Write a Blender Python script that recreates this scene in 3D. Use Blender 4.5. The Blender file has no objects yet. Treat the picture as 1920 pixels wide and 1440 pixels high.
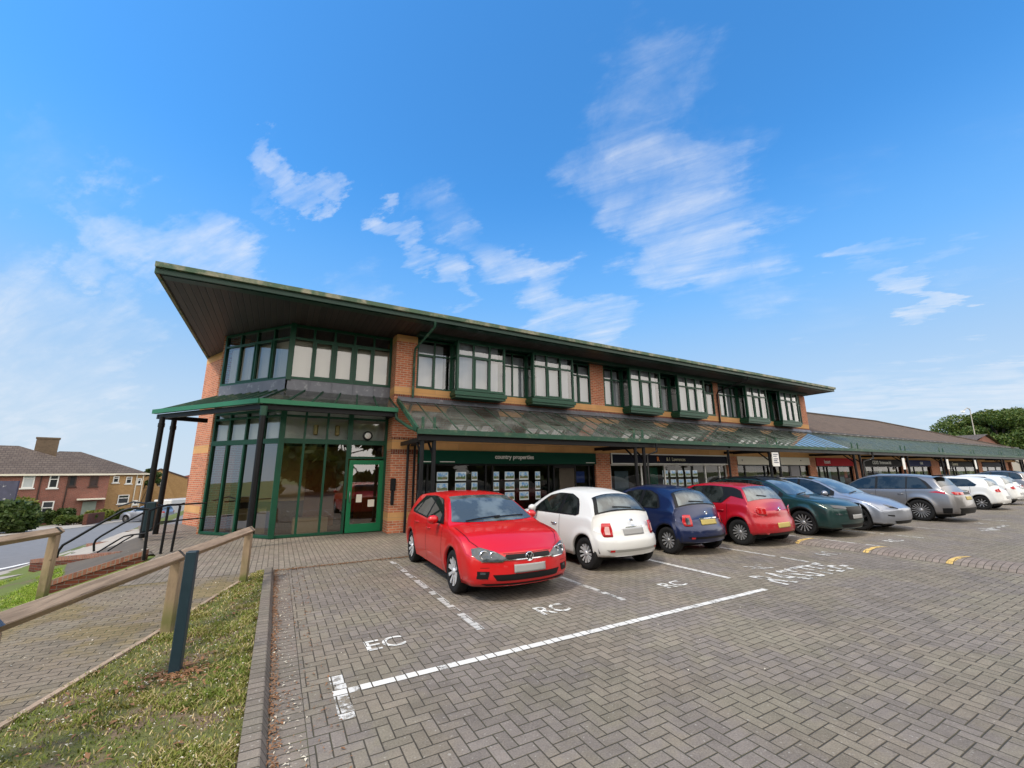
import bpy, bmesh, math, random
import numpy as np
from mathutils import Vector, Matrix

random.seed(7); RNG = np.random.default_rng(7)
scn = bpy.context.scene
R = math.radians

# ---------------------------------------------------------------- camera
CAM_F = 770.5228; YAW, PITCH, ROLL = R(29.19542), R(12.22128), R(-0.41664)
CAM_H = 1.8
def cam_rows():
    f = np.array([math.sin(YAW)*math.cos(PITCH), math.cos(YAW)*math.cos(PITCH), math.sin(PITCH)])
    r = np.array([math.cos(YAW), -math.sin(YAW), 0.0]); u = np.cross(r, f)
    c, s = math.cos(ROLL), math.sin(ROLL)
    return np.array([c*r+s*u, -s*r+c*u, f])
CM = cam_rows()
cd = bpy.data.cameras.new('camera'); cam = bpy.data.objects.new('camera', cd)
scn.collection.objects.link(cam); scn.camera = cam
cd.sensor_width = 36; cd.lens = CAM_F/1920*36; cd.clip_start = 0.05; cd.clip_end = 3000
m = Matrix.Identity(4)
for i in range(3):
    m[i][0] = CM[0][i]; m[i][1] = CM[1][i]; m[i][2] = -CM[2][i]
m[2][3] = CAM_H
cam.matrix_world = m
def ray(x, y):                                   # survey helper: sight line of a photo pixel
    return np.array([(x-960)/CAM_F, -(y-720)/CAM_F, 1.0]) @ CM
def at_z(x, y, z):
    d = ray(x, y); t = (z-CAM_H)/d[2]; return (d[0]*t, d[1]*t, z)
def at_y(x, y, Y):
    d = ray(x, y); t = Y/d[1]; return (d[0]*t, Y, CAM_H+d[2]*t)
def at_depth(x, y, dep):
    d = ray(x, y)*dep; return (d[0], d[1], d[2]+CAM_H)
def on_plane(x, y, p, d):
    r = ray(x, y); n = (d[1], -d[0]); t = (n[0]*p[0]+n[1]*p[1])/(n[0]*r[0]+n[1]*r[1])
    return (r[0]*t, r[1]*t, CAM_H+r[2]*t)

# ---------------------------------------------------------------- colour management
scn.render.engine = 'CYCLES'
scn.view_settings.view_transform = 'Standard'; scn.view_settings.look = 'None'
scn.view_settings.exposure = 1.05; scn.view_settings.gamma = 1
scn.cycles.max_bounces = 8; scn.cycles.transparent_max_bounces = 16
scn.cycles.caustics_reflective = False; scn.cycles.caustics_refractive = False
scn.cycles.use_denoising = True

# ---------------------------------------------------------------- shader maths helper
class S:
    def __init__(s, nt, sock): s.nt, s.k = nt, sock
    def _m(s, op, *a):
        n = s.nt.nodes.new('ShaderNodeMath'); n.operation = op
        for i, v in enumerate((s,)+a):
            if isinstance(v, S): s.nt.links.new(v.k, n.inputs[i])
            else: n.inputs[i].default_value = v
        return S(s.nt, n.outputs[0])
    def __add__(s, o): return s._m('ADD', o)
    def __sub__(s, o): return s._m('SUBTRACT', o)
    def __mul__(s, o): return s._m('MULTIPLY', o)
    def __truediv__(s, o): return s._m('DIVIDE', o)
    def __rsub__(s, o): return (s*-1)+o
    def floor(s): return s._m('FLOOR')
    def frac(s): return s._m('FRACT')
    def abs(s): return s._m('ABSOLUTE')
    def min(s, o): return s._m('MINIMUM', o)
    def max(s, o): return s._m('MAXIMUM', o)
    def mod(s, o): return s._m('FLOORED_MODULO', o)
    def gt(s, o): return s._m('GREATER_THAN', o)
    def lt(s, o): return s._m('LESS_THAN', o)
    def pow(s, o): return s._m('POWER', o)
    def step(s, a, b):
        n = s.nt.nodes.new('ShaderNodeMapRange'); n.interpolation_type = 'SMOOTHSTEP'
        s.nt.links.new(s.k, n.inputs[0]); n.inputs[1].default_value = a; n.inputs[2].default_value = b
        return S(s.nt, n.outputs[0])
def node(nt, t, **kw):
    n = nt.nodes.new(t)
    for k, v in kw.items(): setattr(n, k, v)
    return n
def vec(nt, *a):
    n = node(nt, 'ShaderNodeCombineXYZ')
    for i, v in enumerate(a):
        if isinstance(v, S): nt.links.new(v.k, n.inputs[i])
        else: n.inputs[i].default_value = v
    return n.outputs[0]
def sep(nt, sock):
    n = node(nt, 'ShaderNodeSeparateXYZ'); nt.links.new(sock, n.inputs[0])
    return [S(nt, o) for o in n.outputs]
def noise(nt, v, scale, detail=4, rough=0.55, dist=0.0):
    n = node(nt, 'ShaderNodeTexNoise'); n.inputs['Scale'].default_value = scale
    n.inputs['Detail'].default_value = detail; n.inputs['Roughness'].default_value = rough
    n.inputs['Distortion'].default_value = dist
    if v is not None: nt.links.new(v, n.inputs['Vector'])
    return S(nt, n.outputs['Fac'])
def mixc(nt, f, a, b, blend='MIX'):
    n = node(nt, 'ShaderNodeMix', data_type='RGBA', blend_type=blend)
    for i, v in ((0, f), (6, a), (7, b)):
        if isinstance(v, S): nt.links.new(v.k, n.inputs[i])
        elif hasattr(v, 'is_linked'): nt.links.new(v, n.inputs[i])
        elif i == 0: n.inputs[0].default_value = v
        else: n.inputs[i].default_value = (*v, 1) if len(v) == 3 else v
    return n.outputs[2]

# ---------------------------------------------------------------- world: sky, clouds
SUN_EL, SUN_AZ = R(54), R(-108)                    # azimuth from +Y towards +X
world = bpy.data.worlds.new('World'); scn.world = world; world.use_nodes = True
nt = world.node_tree; nt.nodes.clear()
sky = node(nt, 'ShaderNodeTexSky', sky_type='NISHITA'); sky.sun_disc = False
sky.sun_elevation = SUN_EL; sky.sun_rotation = SUN_AZ; sky.altitude = 100
sky.air_density = 1.0; sky.dust_density = 0.6; sky.ozone_density = 2.5
tc = node(nt, 'ShaderNodeTexCoord'); D = tc.outputs['Generated']
dx, dy, dz = sep(nt, D)
_w = node(nt, 'ShaderNodeTexNoise'); _w.inputs['Scale'].default_value = 2.6; _w.inputs['Detail'].default_value = 9; _w.inputs['Roughness'].default_value = 0.62
_zz = dz.max(0.0)+0.16; _px, _py = dx/_zz, dy/_zz
nt.links.new(vec(nt, (_px*1.6+_py*1.1)*0.9, (_px*-1.1+_py*1.6)*0.42, 2.3), _w.inputs['Vector'])
_s = node(nt, 'ShaderNodeVectorMath', operation='SUBTRACT'); nt.links.new(_w.outputs['Color'], _s.inputs[0]); _s.inputs[1].default_value = (.5, .5, .5)
_m = node(nt, 'ShaderNodeVectorMath', operation='SCALE'); nt.links.new(_s.outputs[0], _m.inputs[0]); _m.inputs['Scale'].default_value = 0.36
_a = node(nt, 'ShaderNodeVectorMath', operation='ADD'); nt.links.new(D, _a.inputs[0]); nt.links.new(_m.outputs[0], _a.inputs[1])
_n = node(nt, 'ShaderNodeVectorMath', operation='NORMALIZE'); nt.links.new(_a.outputs[0], _n.inputs[0]); DW = _n.outputs[0]
def blob(px, py, r_out, r_in, amp):
    d = ray(px, py); d = d/np.linalg.norm(d)
    n = node(nt, 'ShaderNodeVectorMath', operation='DOT_PRODUCT'); nt.links.new(DW, n.inputs[0])
    n.inputs[1].default_value = tuple(d)
    return S(nt, n.outputs['Value']).step(math.cos(R(r_out)), math.cos(R(r_in)))*amp
zz = dz.max(0.0)+0.16
px_, py_ = dx/zz, dy/zz
wv = vec(nt, px_*0.83+py_*0.55, px_*-0.55+py_*0.83, 0.0)
n1 = noise(nt, vec(nt, px_*1.6+py_*1.1, (px_*-1.1+py_*1.6)*0.45, 1.7), 1.5, 9, 0.62, 0.9)
n2 = noise(nt, D, 7.0, 7, 0.6, 0.6)
nn = n1*0.62+n2*0.38
B = [(1230,170,9,0,.75),(1180,240,8,0,.85),(1230,310,9,0,.95),(1290,370,10,0,1.0),(1180,400,8,0,.95),(1330,440,9,0,1.0),(1250,470,8,0,.95),(1400,500,8,0,.75),(1120,330,7,0,.75),(1340,270,8,0,.55),
     (880,420,5,0,.85),(930,470,5,0,.90),(980,520,5.5,0,.95),(1040,570,6,0,.95),(1110,610,6,0,.9),(830,370,5,0,.6),(735,395,3.2,0,1.1),(770,430,3.4,0,1.1),(800,480,3.4,0,.9),(850,520,3.6,0,.95),(880,545,3,0,.9),
     (500,320,3.0,0,1.25),(545,335,3.2,0,1.3),(590,350,2.8,0,1.15),(510,370,3,0,.8),(130,385,5,0,.8),(200,420,6,0,.9),(280,460,6,0,.95),(360,485,6,0,1.0),(430,500,6,0,1.1),(70,290,6,0,.5),(160,330,5,0,.45),
     (60,590,9,0,.9),(160,610,8,0,.85),(20,720,9,0,.9),(120,740,8,0,.8),(1680,530,2.8,0,1.2),(1720,550,3,0,1.2),(1750,580,2.4,0,1.1),(1630,470,3.2,0,.8),(1740,500,3,0,.7),(1830,520,3,0,.5),
     (1760,750,5,0,.95),(1850,745,5,0,.9),(1905,740,5,0,1.1),(1600,740,6,0,.8),(1500,620,7,0,.45),(1560,300,7,0,.35),(680,560,6,0,.6),(1850,250,8,0,.35)]
msk = None
for b in B: q = blob(*b); msk = q if msk is None else msk.max(q)
wisp = (n1*0.55+n2*0.45-0.5)*5.2
cl = ((msk*1.30-0.42)+wisp*0.62).step(-0.05, 1.75)*(msk*1.5).min(1.0)*0.86
stk = noise(nt, vec(nt, (px_*1.6+py_*1.1)*3.4, (px_*-1.1+py_*1.6)*0.5, 5.1), 1.6, 7, 0.62, 0.5)
cl = cl*((stk-0.5)*2.6+0.66).max(0.12).min(1.0)
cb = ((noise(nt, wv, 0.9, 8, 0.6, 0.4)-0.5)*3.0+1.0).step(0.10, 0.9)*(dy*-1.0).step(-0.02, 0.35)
veil = (dz*-1.0).step(-0.42, 0.02)*0.96
midv = (dz*-1.0).step(-0.62, -0.20)*0.85
hs = node(nt, 'ShaderNodeHueSaturation'); hs.inputs['Saturation'].default_value = 1.12; hs.inputs['Value'].default_value = 1.0
nt.links.new(sky.outputs[0], hs.inputs['Color'])
SKYK = 0.15
c0 = mixc(nt, 1.0, hs.outputs[0], (0.38, 0.80, 0.97), 'MULTIPLY')
c1 = mixc(nt, veil, mixc(nt, midv, c0, (0.80, 1.62, 2.75)), (2.05, 2.42, 2.80))
c2 = mixc(nt, cl, c1, (2.75, 2.90, 3.15))
c2 = mixc(nt, cb, c2, (7.2, 6.8, 6.3))  # unseen cloud bank behind the camera, brightened as fill light for the facade
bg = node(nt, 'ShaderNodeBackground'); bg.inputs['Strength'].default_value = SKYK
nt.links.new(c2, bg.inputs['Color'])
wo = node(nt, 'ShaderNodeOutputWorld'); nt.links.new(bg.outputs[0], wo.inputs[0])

sl = bpy.data.lights.new('sun', 'SUN'); sl.energy = 1.5; sl.angle = R(10); sl.color = (1.0, 0.90, 0.76)
so = bpy.data.objects.new('sun', sl); scn.collection.objects.link(so)
sd = Vector((math.sin(SUN_AZ)*math.cos(SUN_EL), math.cos(SUN_AZ)*math.cos(SUN_EL), math.sin(SUN_EL)))
so.rotation_euler = sd.to_track_quat('Z', 'Y').to_euler(); so.location = (-30, 0, 40)

# ---------------------------------------------------------------- mesh helpers
class MB:
    def __init__(s): s.v, s.f, s.m, s.sm = [], [], [], []
    def add(s, vs, fs, mi=0, smooth=False):
        o = len(s.v); s.v += [tuple(map(float, p)) for p in vs]
        for f in fs: s.f.append([o+i for i in f]); s.m.append(mi); s.sm.append(smooth)
        return s
    def quad(s, *p, mi=0): return s.add(p, [range(len(p))], mi)
    def box(s, x0, x1, y0, y1, z0, z1, mi=0):
        v = [(x, y, z) for z in (z0, z1) for y in (y0, y1) for x in (x0, x1)]
        return s.add(v, [(0,2,3,1), (4,5,7,6), (0,1,5,4), (2,6,7,3), (0,4,6,2), (1,3,7,5)], mi)
    def obox(s, p, u, w, z0, z1, mi=0):          # p plan corner, u and w plan edge vectors
        c = [(p[0], p[1]), (p[0]+u[0], p[1]+u[1]), (p[0]+u[0]+w[0], p[1]+u[1]+w[1]), (p[0]+w[0], p[1]+w[1])]
        return s.prism(c, z0, z1, mi)
    def prism(s, c, z0, z1, mi=0):
        n = len(c); a = sum(c[i][0]*c[(i+1) % n][1]-c[(i+1) % n][0]*c[i][1] for i in range(n))
        if a < 0: c = c[::-1]
        v = [(x, y, z0) for x, y in c]+[(x, y, z1) for x, y in c]
        return s.add(v, [list(range(n))[::-1], list(range(n, 2*n))]+[(i, (i+1) % n, n+(i+1) % n, n+i) for i in range(n)], mi)
    def bar(s, a, b, w, h=None, mi=0, up=(0, 0, 1)):   # rectangular bar between two points
        h = h or w; a, b = Vector(a), Vector(b); d = (b-a).normalized(); up = Vector(up)
        if abs(d.dot(up)) > .99: up = Vector((0, 1, 0))
        r = d.cross(up).normalized()*w/2; t = r.cross(d).normalized()*h/2
        v = [p+q for p in (a, b) for q in (-r-t, r-t, r+t, -r+t)]
        return s.add(v, [(0,1,2,3), (7,6,5,4), (0,4,5,1), (1,5,6,2), (2,6,7,3), (3,7,4,0)], mi)
    def tube(s, pts, r, n=10, mi=0, cap=True):
        pts = [Vector(p) for p in pts]; rs = r if isinstance(r, (list, tuple)) else [r]*len(pts); vs = []; k = len(pts)
        ref = None
        for i, p in enumerate(pts):
            d = ((pts[min(i+1, k-1)]-pts[max(i-1, 0)])).normalized()
            if ref is None: ref = Vector((0, 0, 1)) if abs(d.z) < .9 else Vector((1, 0, 0))
            a = d.cross(ref).normalized(); b = a.cross(d).normalized(); ref = b if abs(d.dot(b)) < .9 else ref
            vs += [p+(a*math.cos(t)+b*math.sin(t))*rs[i] for t in [2*math.pi*j/n for j in range(n)]]
        fs = [(i*n+j, i*n+(j+1) % n, (i+1)*n+(j+1) % n, (i+1)*n+j) for i in range(k-1) for j in range(n)]
        s.add(vs, fs, mi, True)
        if cap: s.add(vs[:n], [range(n)], mi); s.add(vs[-n:], [list(range(n))[::-1]], mi)
        return s
    def build(s, name, mat, parent=None, local=False):
        me = bpy.data.meshes.new(name); o = bpy.data.objects.new(name, me); scn.collection.objects.link(o)
        off = Vector((0, 0, 0))
        if parent is not None:
            o.parent = parent
            if not local:
                q = parent
                while q is not None: off += q.location; q = q.parent
        me.from_pydata([Vector(v)-off for v in s.v], [], s.f)
        for mm in (mat if isinstance(mat, (list, tuple)) else [mat]): me.materials.append(mm)
        me.polygons.foreach_set('material_index', s.m); me.polygons.foreach_set('use_smooth', s.sm)
        me.update(); return o
def tag(o, label=None, cat=None, group=None, kind=None):
    if label: o['label'] = label
    if cat: o['category'] = cat
    if group: o['group'] = group
    if kind: o['kind'] = kind
    return o
def thing(name, loc, label, cat, group=None, rz=0):
    o = bpy.data.objects.new(name, None); scn.collection.objects.link(o); o.location = loc
    o.rotation_euler = (0, 0, rz); o.empty_display_size = .2
    return tag(o, label, cat, group)
def kids(o): return [c for c in bpy.data.objects if c.parent is o]
def copy_tree(o, parent=None):
    c = o.copy(); scn.collection.objects.link(c); c.parent = parent
    for ch in kids(o): copy_tree(ch, c)
    return c
def text_mesh(s, size, ax, ay, ex, off, name, mat):
    cu = bpy.data.curves.new(name, 'FONT'); cu.body = s; cu.size = size; cu.extrude = ex; cu.align_x = ax; cu.align_y = ay; cu.offset = off; cu.fill_mode = 'FRONT' if ex == 0 else 'BOTH'
    o = bpy.data.objects.new('tmp', cu); scn.collection.objects.link(o); bpy.context.view_layer.update()
    me = bpy.data.meshes.new_from_object(o.evaluated_get(bpy.context.evaluated_depsgraph_get())); me.name = name; bpy.data.objects.remove(o)
    me.materials.clear(); me.materials.append(mat); o = bpy.data.objects.new(name, me); scn.collection.objects.link(o); return o
def text(s, size, loc, rot, mat, parent, name='lettering', ex=.004, align='CENTER', sx=1.0, bold=0.0):
    o = text_mesh(s, size, align, 'CENTER', ex, bold, name, mat)
    off = Vector((0, 0, 0)); q = parent
    while q is not None: off += q.location; q = q.parent
    o.parent = parent; o.location = Vector(loc)-off; o.rotation_euler = rot; o.scale = (sx, 1, 1)
    return o

# ---------------------------------------------------------------- materials
def pmat(name):
    m = bpy.data.materials.new(name); m.use_nodes = True; t = m.node_tree
    return m, t, t.nodes['Principled BSDF']
def setc(t, p, sock, v):
    if isinstance(v, S): t.links.new(v.k, p.inputs[sock])
    elif hasattr(v, 'is_linked'): t.links.new(v, p.inputs[sock])
    else: p.inputs[sock].default_value = (*v, 1) if isinstance(v, tuple) and len(v) == 3 else v
def bump(t, p, h, dist, strength=1.0):
    b = node(t, 'ShaderNodeBump'); b.inputs['Distance'].default_value = dist; b.inputs['Strength'].default_value = strength
    t.links.new(h.k, b.inputs['Height']); t.links.new(b.outputs[0], p.inputs['Normal'])
def simple(name, c, rough=.5, metal=0, var=.12, scale=6, spec=.35, coat=0, bmp=0, stretch=None, dirt=None):
    m, t, p = pmat(name)
    v = node(t, 'ShaderNodeTexCoord').outputs['Object']
    if stretch:
        x, y, z = sep(t, v); v = vec(t, x*stretch[0], y*stretch[1], z*stretch[2])
    n = noise(t, v, scale, 5, .6)
    k = (n-.5)*(var*2)+1.0
    col = mixc(t, 1.0, c, vec(t, k, k, k), 'MULTIPLY')
    if dirt:
        d = noise(t, v, dirt[1], 6, .65).step(dirt[2], dirt[3])
        col = mixc(t, d, col, dirt[0])
    setc(t, p, 'Base Color', col); p.inputs['Roughness'].default_value = rough
    if var: setc(t, p, 'Roughness', (n-.5)*.15+rough)
    p.inputs['Metallic'].default_value = metal; p.inputs['Specular IOR Level'].default_value = spec
    p.inputs['Coat Weight'].default_value = coat; p.inputs['Coat Roughness'].default_value = .02
    if bmp: bump(t, p, noise(t, v, scale*4, 4, .6), bmp)
    return m
def face_uv(t):
    g = node(t, 'ShaderNodeNewGeometry')
    x, y, z = sep(t, g.outputs['Position']); nx, ny, nz = sep(t, g.outputs['True Normal'])
    l = ((nx*nx+ny*ny)+1e-6).pow(.5)
    return (y*nx-x*ny)/l, z, g.outputs['Position'], l
def brickmat(name, c1, c2, mortar, bw=.225, rh=.075, ms=.010, var=.25, vert=False, slope=1.0, rough=.85, moff=.5):
    m, t, p = pmat(name); u, z, pos, l = face_uv(t)
    if slope != 1.0: z = z*slope
    b = node(t, 'ShaderNodeTexBrick'); b.offset = moff
    t.links.new(vec(t, z, u, 0.) if vert else vec(t, u, z, 0.), b.inputs['Vector'])
    for k, v in (('Scale', 1), ('Mortar Size', ms), ('Mortar Smooth', .15), ('Bias', 0), ('Brick Width', bw), ('Row Height', rh)):
        b.inputs[k].default_value = v
    b.inputs['Color1'].default_value = (*c1, 1); b.inputs['Color2'].default_value = (*c2, 1); b.inputs['Mortar'].default_value = (*mortar, 1)
    n = noise(t, pos, 9, 4, .6); n3 = noise(t, pos, .8, 4, .6)
    k = (n-.5)*var*2+(n3-.5)*.5+1.0
    setc(t, p, 'Base Color', mixc(t, 1.0, b.outputs['Color'], vec(t, k, k, k), 'MULTIPLY'))
    p.inputs['Roughness'].default_value = rough; p.inputs['Specular IOR Level'].default_value = .25
    bump(t, p, (S(t, b.outputs['Fac'])*-1.0)+n*.25, .006, .7)
    return m
def herring(t, x, y, joint=.045):
    """100 x 200 mm blocks laid in 90 degree herringbone: edge distance and a per-block random vector"""
    X, Y = x*10.0, y*10.0; i, j = X.floor(), Y.floor(); fx, fy = X-i, Y-j
    k = (i-j).mod(4.0)
    k1 = k.gt(.5)*k.lt(1.5); k2 = k.gt(1.5)*k.lt(2.5); vert = k.gt(1.5)
    u = (fx+k1)*(1.0-vert)+(fy+k2)*vert; w = fy*(1.0-vert)+fx*vert
    e = u.min(2.0-u).min(w.min(1.0-w))
    ident = vec(t, i-k1, j-k2, vert)
    wn = node(t, 'ShaderNodeTexWhiteNoise', noise_dimensions='3D'); t.links.new(ident, wn.inputs['Vector'])
    return e, wn.outputs['Value'], wn.outputs['Color'], u
def rows(t, u, v, L=.2, W=.1, off=.5):
    U, V = u/L, v/W; j = V.floor(); o = j.mod(2.0)*off; U = U+o; i = U.floor(); fu, fv = (U-i)*(L/.1), V-j
    e = fu.min(L/.1-fu).min((fv.min(1.0-fv))*(W/.1))
    wn = node(t, 'ShaderNodeTexWhiteNoise', noise_dimensions='3D'); t.links.new(vec(t, i, j, 3.), wn.inputs['Vector'])
    return e, wn.outputs['Value'], wn.outputs['Color'], fu
def paving(name, kind, base=(.212, .182, .142), moss=.25, joint=(.050, .043, .032), tint=None):
    m, t, p = pmat(name); g = node(t, 'ShaderNodeNewGeometry'); pos = g.outputs['Position']; x, y, z = sep(t, pos)
    wx = (noise(t, pos, 1.3, 2)-.5)*.02; x = x+wx; y = y+(noise(t, vec(t, y, x, 4.), 1.3, 2)-.5)*.02
    if kind == 'herring': e, r, rc, _ = herring(t, x, y)
    elif kind == 'rowsY': e, r, rc, _ = rows(t, y, x)
    elif kind == 'rowsX': e, r, rc, _ = rows(t, x, y)
    elif kind == 'chan': e, r, rc, _ = rows(t, x-.12, y, .24, .1, 0.0)
    elif kind == 'stack': e, r, rc, _ = rows(t, x+.05, y, .24, .1, 0.0)
    else: e, r, rc, _ = rows(t, x, y, .2, .1)
    r = S(t, r)
    fine = noise(t, pos, 75, 6, .8); mid = noise(t, pos, 7, 5, .65); big = noise(t, pos, .45, 5, .6)
    k = (r-.5)*.26+(fine-.5)*1.9+(mid-.5)*.6+(big-.5)*.75+1.0
    a = mixc(t, noise(t, pos, 1.1, 4, .6).step(.35, .65), base, tuple(c*q for c, q in zip(base, (1.03, .985, 1.02))))
    if tint: a = mixc(t, noise(t, pos, .8, 5, .65).step(.44, .58), a, tint)
    a = mixc(t, 1.0, a, vec(t, k, k, k), 'MULTIPLY')
    spots = noise(t, pos, 34, 2, .5).step(.66, .72)*.45
    stain = noise(t, pos, .9, 3, .5, 1.0).step(.60, .70)*.28
    a = mixc(t, stain, a, (.07, .06, .05))
    a = mixc(t, spots, a, (.42, .40, .36))
    jm = e.step(.010, .075); mossn = noise(t, pos, .8, 5, .6).step(.45, .7)
    jc = mixc(t, mossn*moss, joint, (.10, .11, .035))
    a = mixc(t, jm, jc, a)
    setc(t, p, 'Base Color', a); p.inputs['Roughness'].default_value = .88; p.inputs['Specular IOR Level'].default_value = .3
    bump(t, p, jm+fine*.35+r*.25, .006, .9)
    return m
def paintmat(name, c=(.60, .585, .55), wear=.5, kind='herring'):
    """road paint, worn through in places and broken at every block joint"""
    m, t, p = pmat(name); g = node(t, 'ShaderNodeNewGeometry'); pos = g.outputs['Position']; x, y, z = sep(t, pos)
    wx = (noise(t, pos, 1.3, 2)-.5)*.02; x = x+wx; y = y+(noise(t, vec(t, y, x, 4.), 1.3, 2)-.5)*.02
    e, r, rc, _ = herring(t, x, y) if kind == 'herring' else rows(t, y, x)
    k = (noise(t, pos, 40, 4, .7)-.5)*.35+(S(t, r)-.5)*.15+1.0
    setc(t, p, 'Base Color', mixc(t, 1.0, c, vec(t, k, k, k), 'MULTIPLY')); p.inputs['Roughness'].default_value = .8
    w = noise(t, pos, 3.2, 6, .7)*.5+noise(t, pos, 22, 5, .75)*.3+S(t, r)*.2
    al = e.step(.04, .075)*w.step(wear-.03, wear+.06)
    tr = node(t, 'ShaderNodeBsdfTransparent'); mx = node(t, 'ShaderNodeMixShader')
    t.links.new(al.k, mx.inputs[0]); t.links.new(tr.outputs[0], mx.inputs[1]); t.links.new(p.outputs[0], mx.inputs[2])
    t.links.new(mx.outputs[0], t.nodes['Material Output'].inputs[0]); return m
def glassmat(name, tint=(.85, .9, .88), ior=1.5, rough=.0, refl=1.0, film=None, base=0.0):
    m = bpy.data.materials.new(name); m.use_nodes = True; t = m.node_tree; t.nodes.clear()
    o = node(t, 'ShaderNodeOutputMaterial'); g = node(t, 'ShaderNodeBsdfGlossy'); g.inputs['Roughness'].default_value = rough
    tr = node(t, 'ShaderNodeBsdfTransparent'); tr.inputs[0].default_value = (*tint, 1)
    fr = node(t, 'ShaderNodeFresnel'); fr.inputs[0].default_value = ior
    v = node(t, 'ShaderNodeNewGeometry').outputs['Position']
    b = node(t, 'ShaderNodeBump'); b.inputs['Distance'].default_value = .004; b.inputs['Strength'].default_value = .25
    t.links.new(noise(t, v, 1.1, 2).k, b.inputs['Height']); t.links.new(b.outputs[0], g.inputs['Normal'])
    f = (S(t, fr.outputs[0])*refl+base).min(1.0); mx = node(t, 'ShaderNodeMixShader')
    t.links.new(f.k, mx.inputs[0]); t.links.new(tr.outputs[0], mx.inputs[1]); t.links.new(g.outputs[0], mx.inputs[2])
    last = mx
    if film:                                     # thin film of algae and grime on the glass
        d = node(t, 'ShaderNodeBsdfDiffuse'); d.inputs[0].default_value = (*film[0], 1)
        m2 = node(t, 'ShaderNodeMixShader'); a = noise(t, v, film[3], 5, .6).step(film[1], film[2])*film[4]
        t.links.new(a.k, m2.inputs[0]); t.links.new(mx.outputs[0], m2.inputs[1]); t.links.new(d.outputs[0], m2.inputs[2]); last = m2
    t.links.new(last.outputs[0], o.inputs[0]); return m
M = {}
M['brick'] = brickmat('red_brick', (.56, .185, .092), (.39, .118, .062), (.48, .36, .26))
M['tan'] = brickmat('tan_brick_band', (.60, .335, .145), (.52, .28, .11), (.40, .26, .14), bw=.9, rh=.235, ms=.006, var=.10)
M['soldier'] = brickmat('soldier_course', (.19, .048, .026), (.13, .034, .022), (.22, .16, .12), bw=.225, rh=.075, vert=True)
M['darkbrick'] = brickmat('dark_red_brick', (.125, .032, .018), (.08, .024, .015), (.11, .085, .07), ms=.008)
M['house_brick'] = brickmat('house_red_brick', (.27, .085, .06), (.20, .065, .05), (.25, .18, .15), ms=.012)
M['house_tan'] = brickmat('house_yellow_brick', (.42, .25, .10), (.36, .20, .08), (.36, .27, .17), ms=.010)
M['tiles'] = brickmat('brown_roof_tiles', (.125, .088, .064), (.095, .068, .05), (.05, .037, .03), bw=.30, rh=.16, ms=.016, slope=1.0, var=.35)
M['tiles2'] = brickmat('grey_roof_tiles', (.115, .092, .078), (.09, .07, .06), (.05, .04, .035), bw=.33, rh=.20, ms=.02, var=.35)
M['green'] = simple('green_paint', (.006, .060, .032), .38, var=.2, scale=3, dirt=((.10, .16, .10), 9, .62, .8))
M['greendk'] = simple('dark_green_paint', (.007, .038, .024), .4, var=.2, scale=3)
M['greengut'] = simple('weathered_green_gutter', (.016, .062, .038), .55, var=.3, scale=2.2, dirt=((.13, .16, .10), 4, .52, .75))
M['fascia'] = simple('weathered_fascia', (.050, .095, .055), .6, var=.3, scale=1.6, dirt=((.24, .23, .165), 2.4, .42, .66))
M['black'] = simple('black_paint', (.005, .0055, .007), .45, var=.2, spec=.25)
M['lead'] = simple('lead_flashing', (.15, .155, .18), .5, metal=.25, var=.3, scale=3, dirt=((.34, .34, .35), 6, .55, .75))
M['white'] = simple('white_plastic', (.75, .75, .73), .4, var=.06)
M['cream'] = simple('cream_board', (.70, .66, .56), .5, var=.06)
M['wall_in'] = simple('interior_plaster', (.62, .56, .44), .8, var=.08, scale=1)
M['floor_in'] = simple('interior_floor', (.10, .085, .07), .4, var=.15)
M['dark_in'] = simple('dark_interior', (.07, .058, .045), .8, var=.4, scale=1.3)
M['wood_in'] = simple('interior_wood', (.23, .11, .05), .5, var=.3, scale=2, stretch=(1, 1, .2))
M['blind'] = simple('vertical_blind', (.50, .52, .56), .8, var=.06, scale=9, stretch=(3, 3, .1))
M['glass'] = glassmat('window_glass', (.88, .92, .94), refl=2.0, base=.11)
M['glass_shop'] = glassmat('shop_glass', (.66, .70, .66), refl=1.0)
M['glass_entry'] = glassmat('tinted_entrance_glass', (.66, .58, .42), refl=2.0, base=.15)
M['glass_roof'] = glassmat('canopy_glass', (.50, .53, .51), refl=2.2, film=((.15, .16, .15), .20, .85, 1.2, .62))
M['steel'] = simple('steel', (.30, .30, .30), .3, metal=.9, var=.1)
def woodmat(name, c, ax, along=1.0, green=0.0):
    m, t, p = pmat(name); x, y, z = sep(t, node(t, 'ShaderNodeNewGeometry').outputs['Position'])
    l = x*ax[0]+y*ax[1]+z*ax[2]; w = x*ax[1]-y*ax[0]; hgt = z if abs(ax[2]) < .5 else y
    v = vec(t, l*1.6*along, w*26.0, hgt*26.0); g = noise(t, v, 1.0, 6, .65, .6); big = noise(t, vec(t, l*2.0, w*5.0, hgt*5.0), 1.0, 4, .6)
    k = (g-.5)*1.5+(big-.5)*.8+1.0; col = mixc(t, 1.0, c, vec(t, k, k, k), 'MULTIPLY')
    col = mixc(t, g.lt(.34)*.75, col, (.045, .03, .02)); kn = noise(t, vec(t, l*5.0, w*7.0, hgt*7.0), 1.0, 2).step(.70, .76); col = mixc(t, kn*.8, col, (.06, .035, .02))
    if green: col = mixc(t, (z*-1.0).step(-.55, -.0)*green*big.step(.3, .6), col, (.10, .12, .03))
    setc(t, p, 'Base Color', col); p.inputs['Roughness'].default_value = .85; p.inputs['Specular IOR Level'].default_value = .25
    bump(t, p, g, .008, .8); return m
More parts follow.
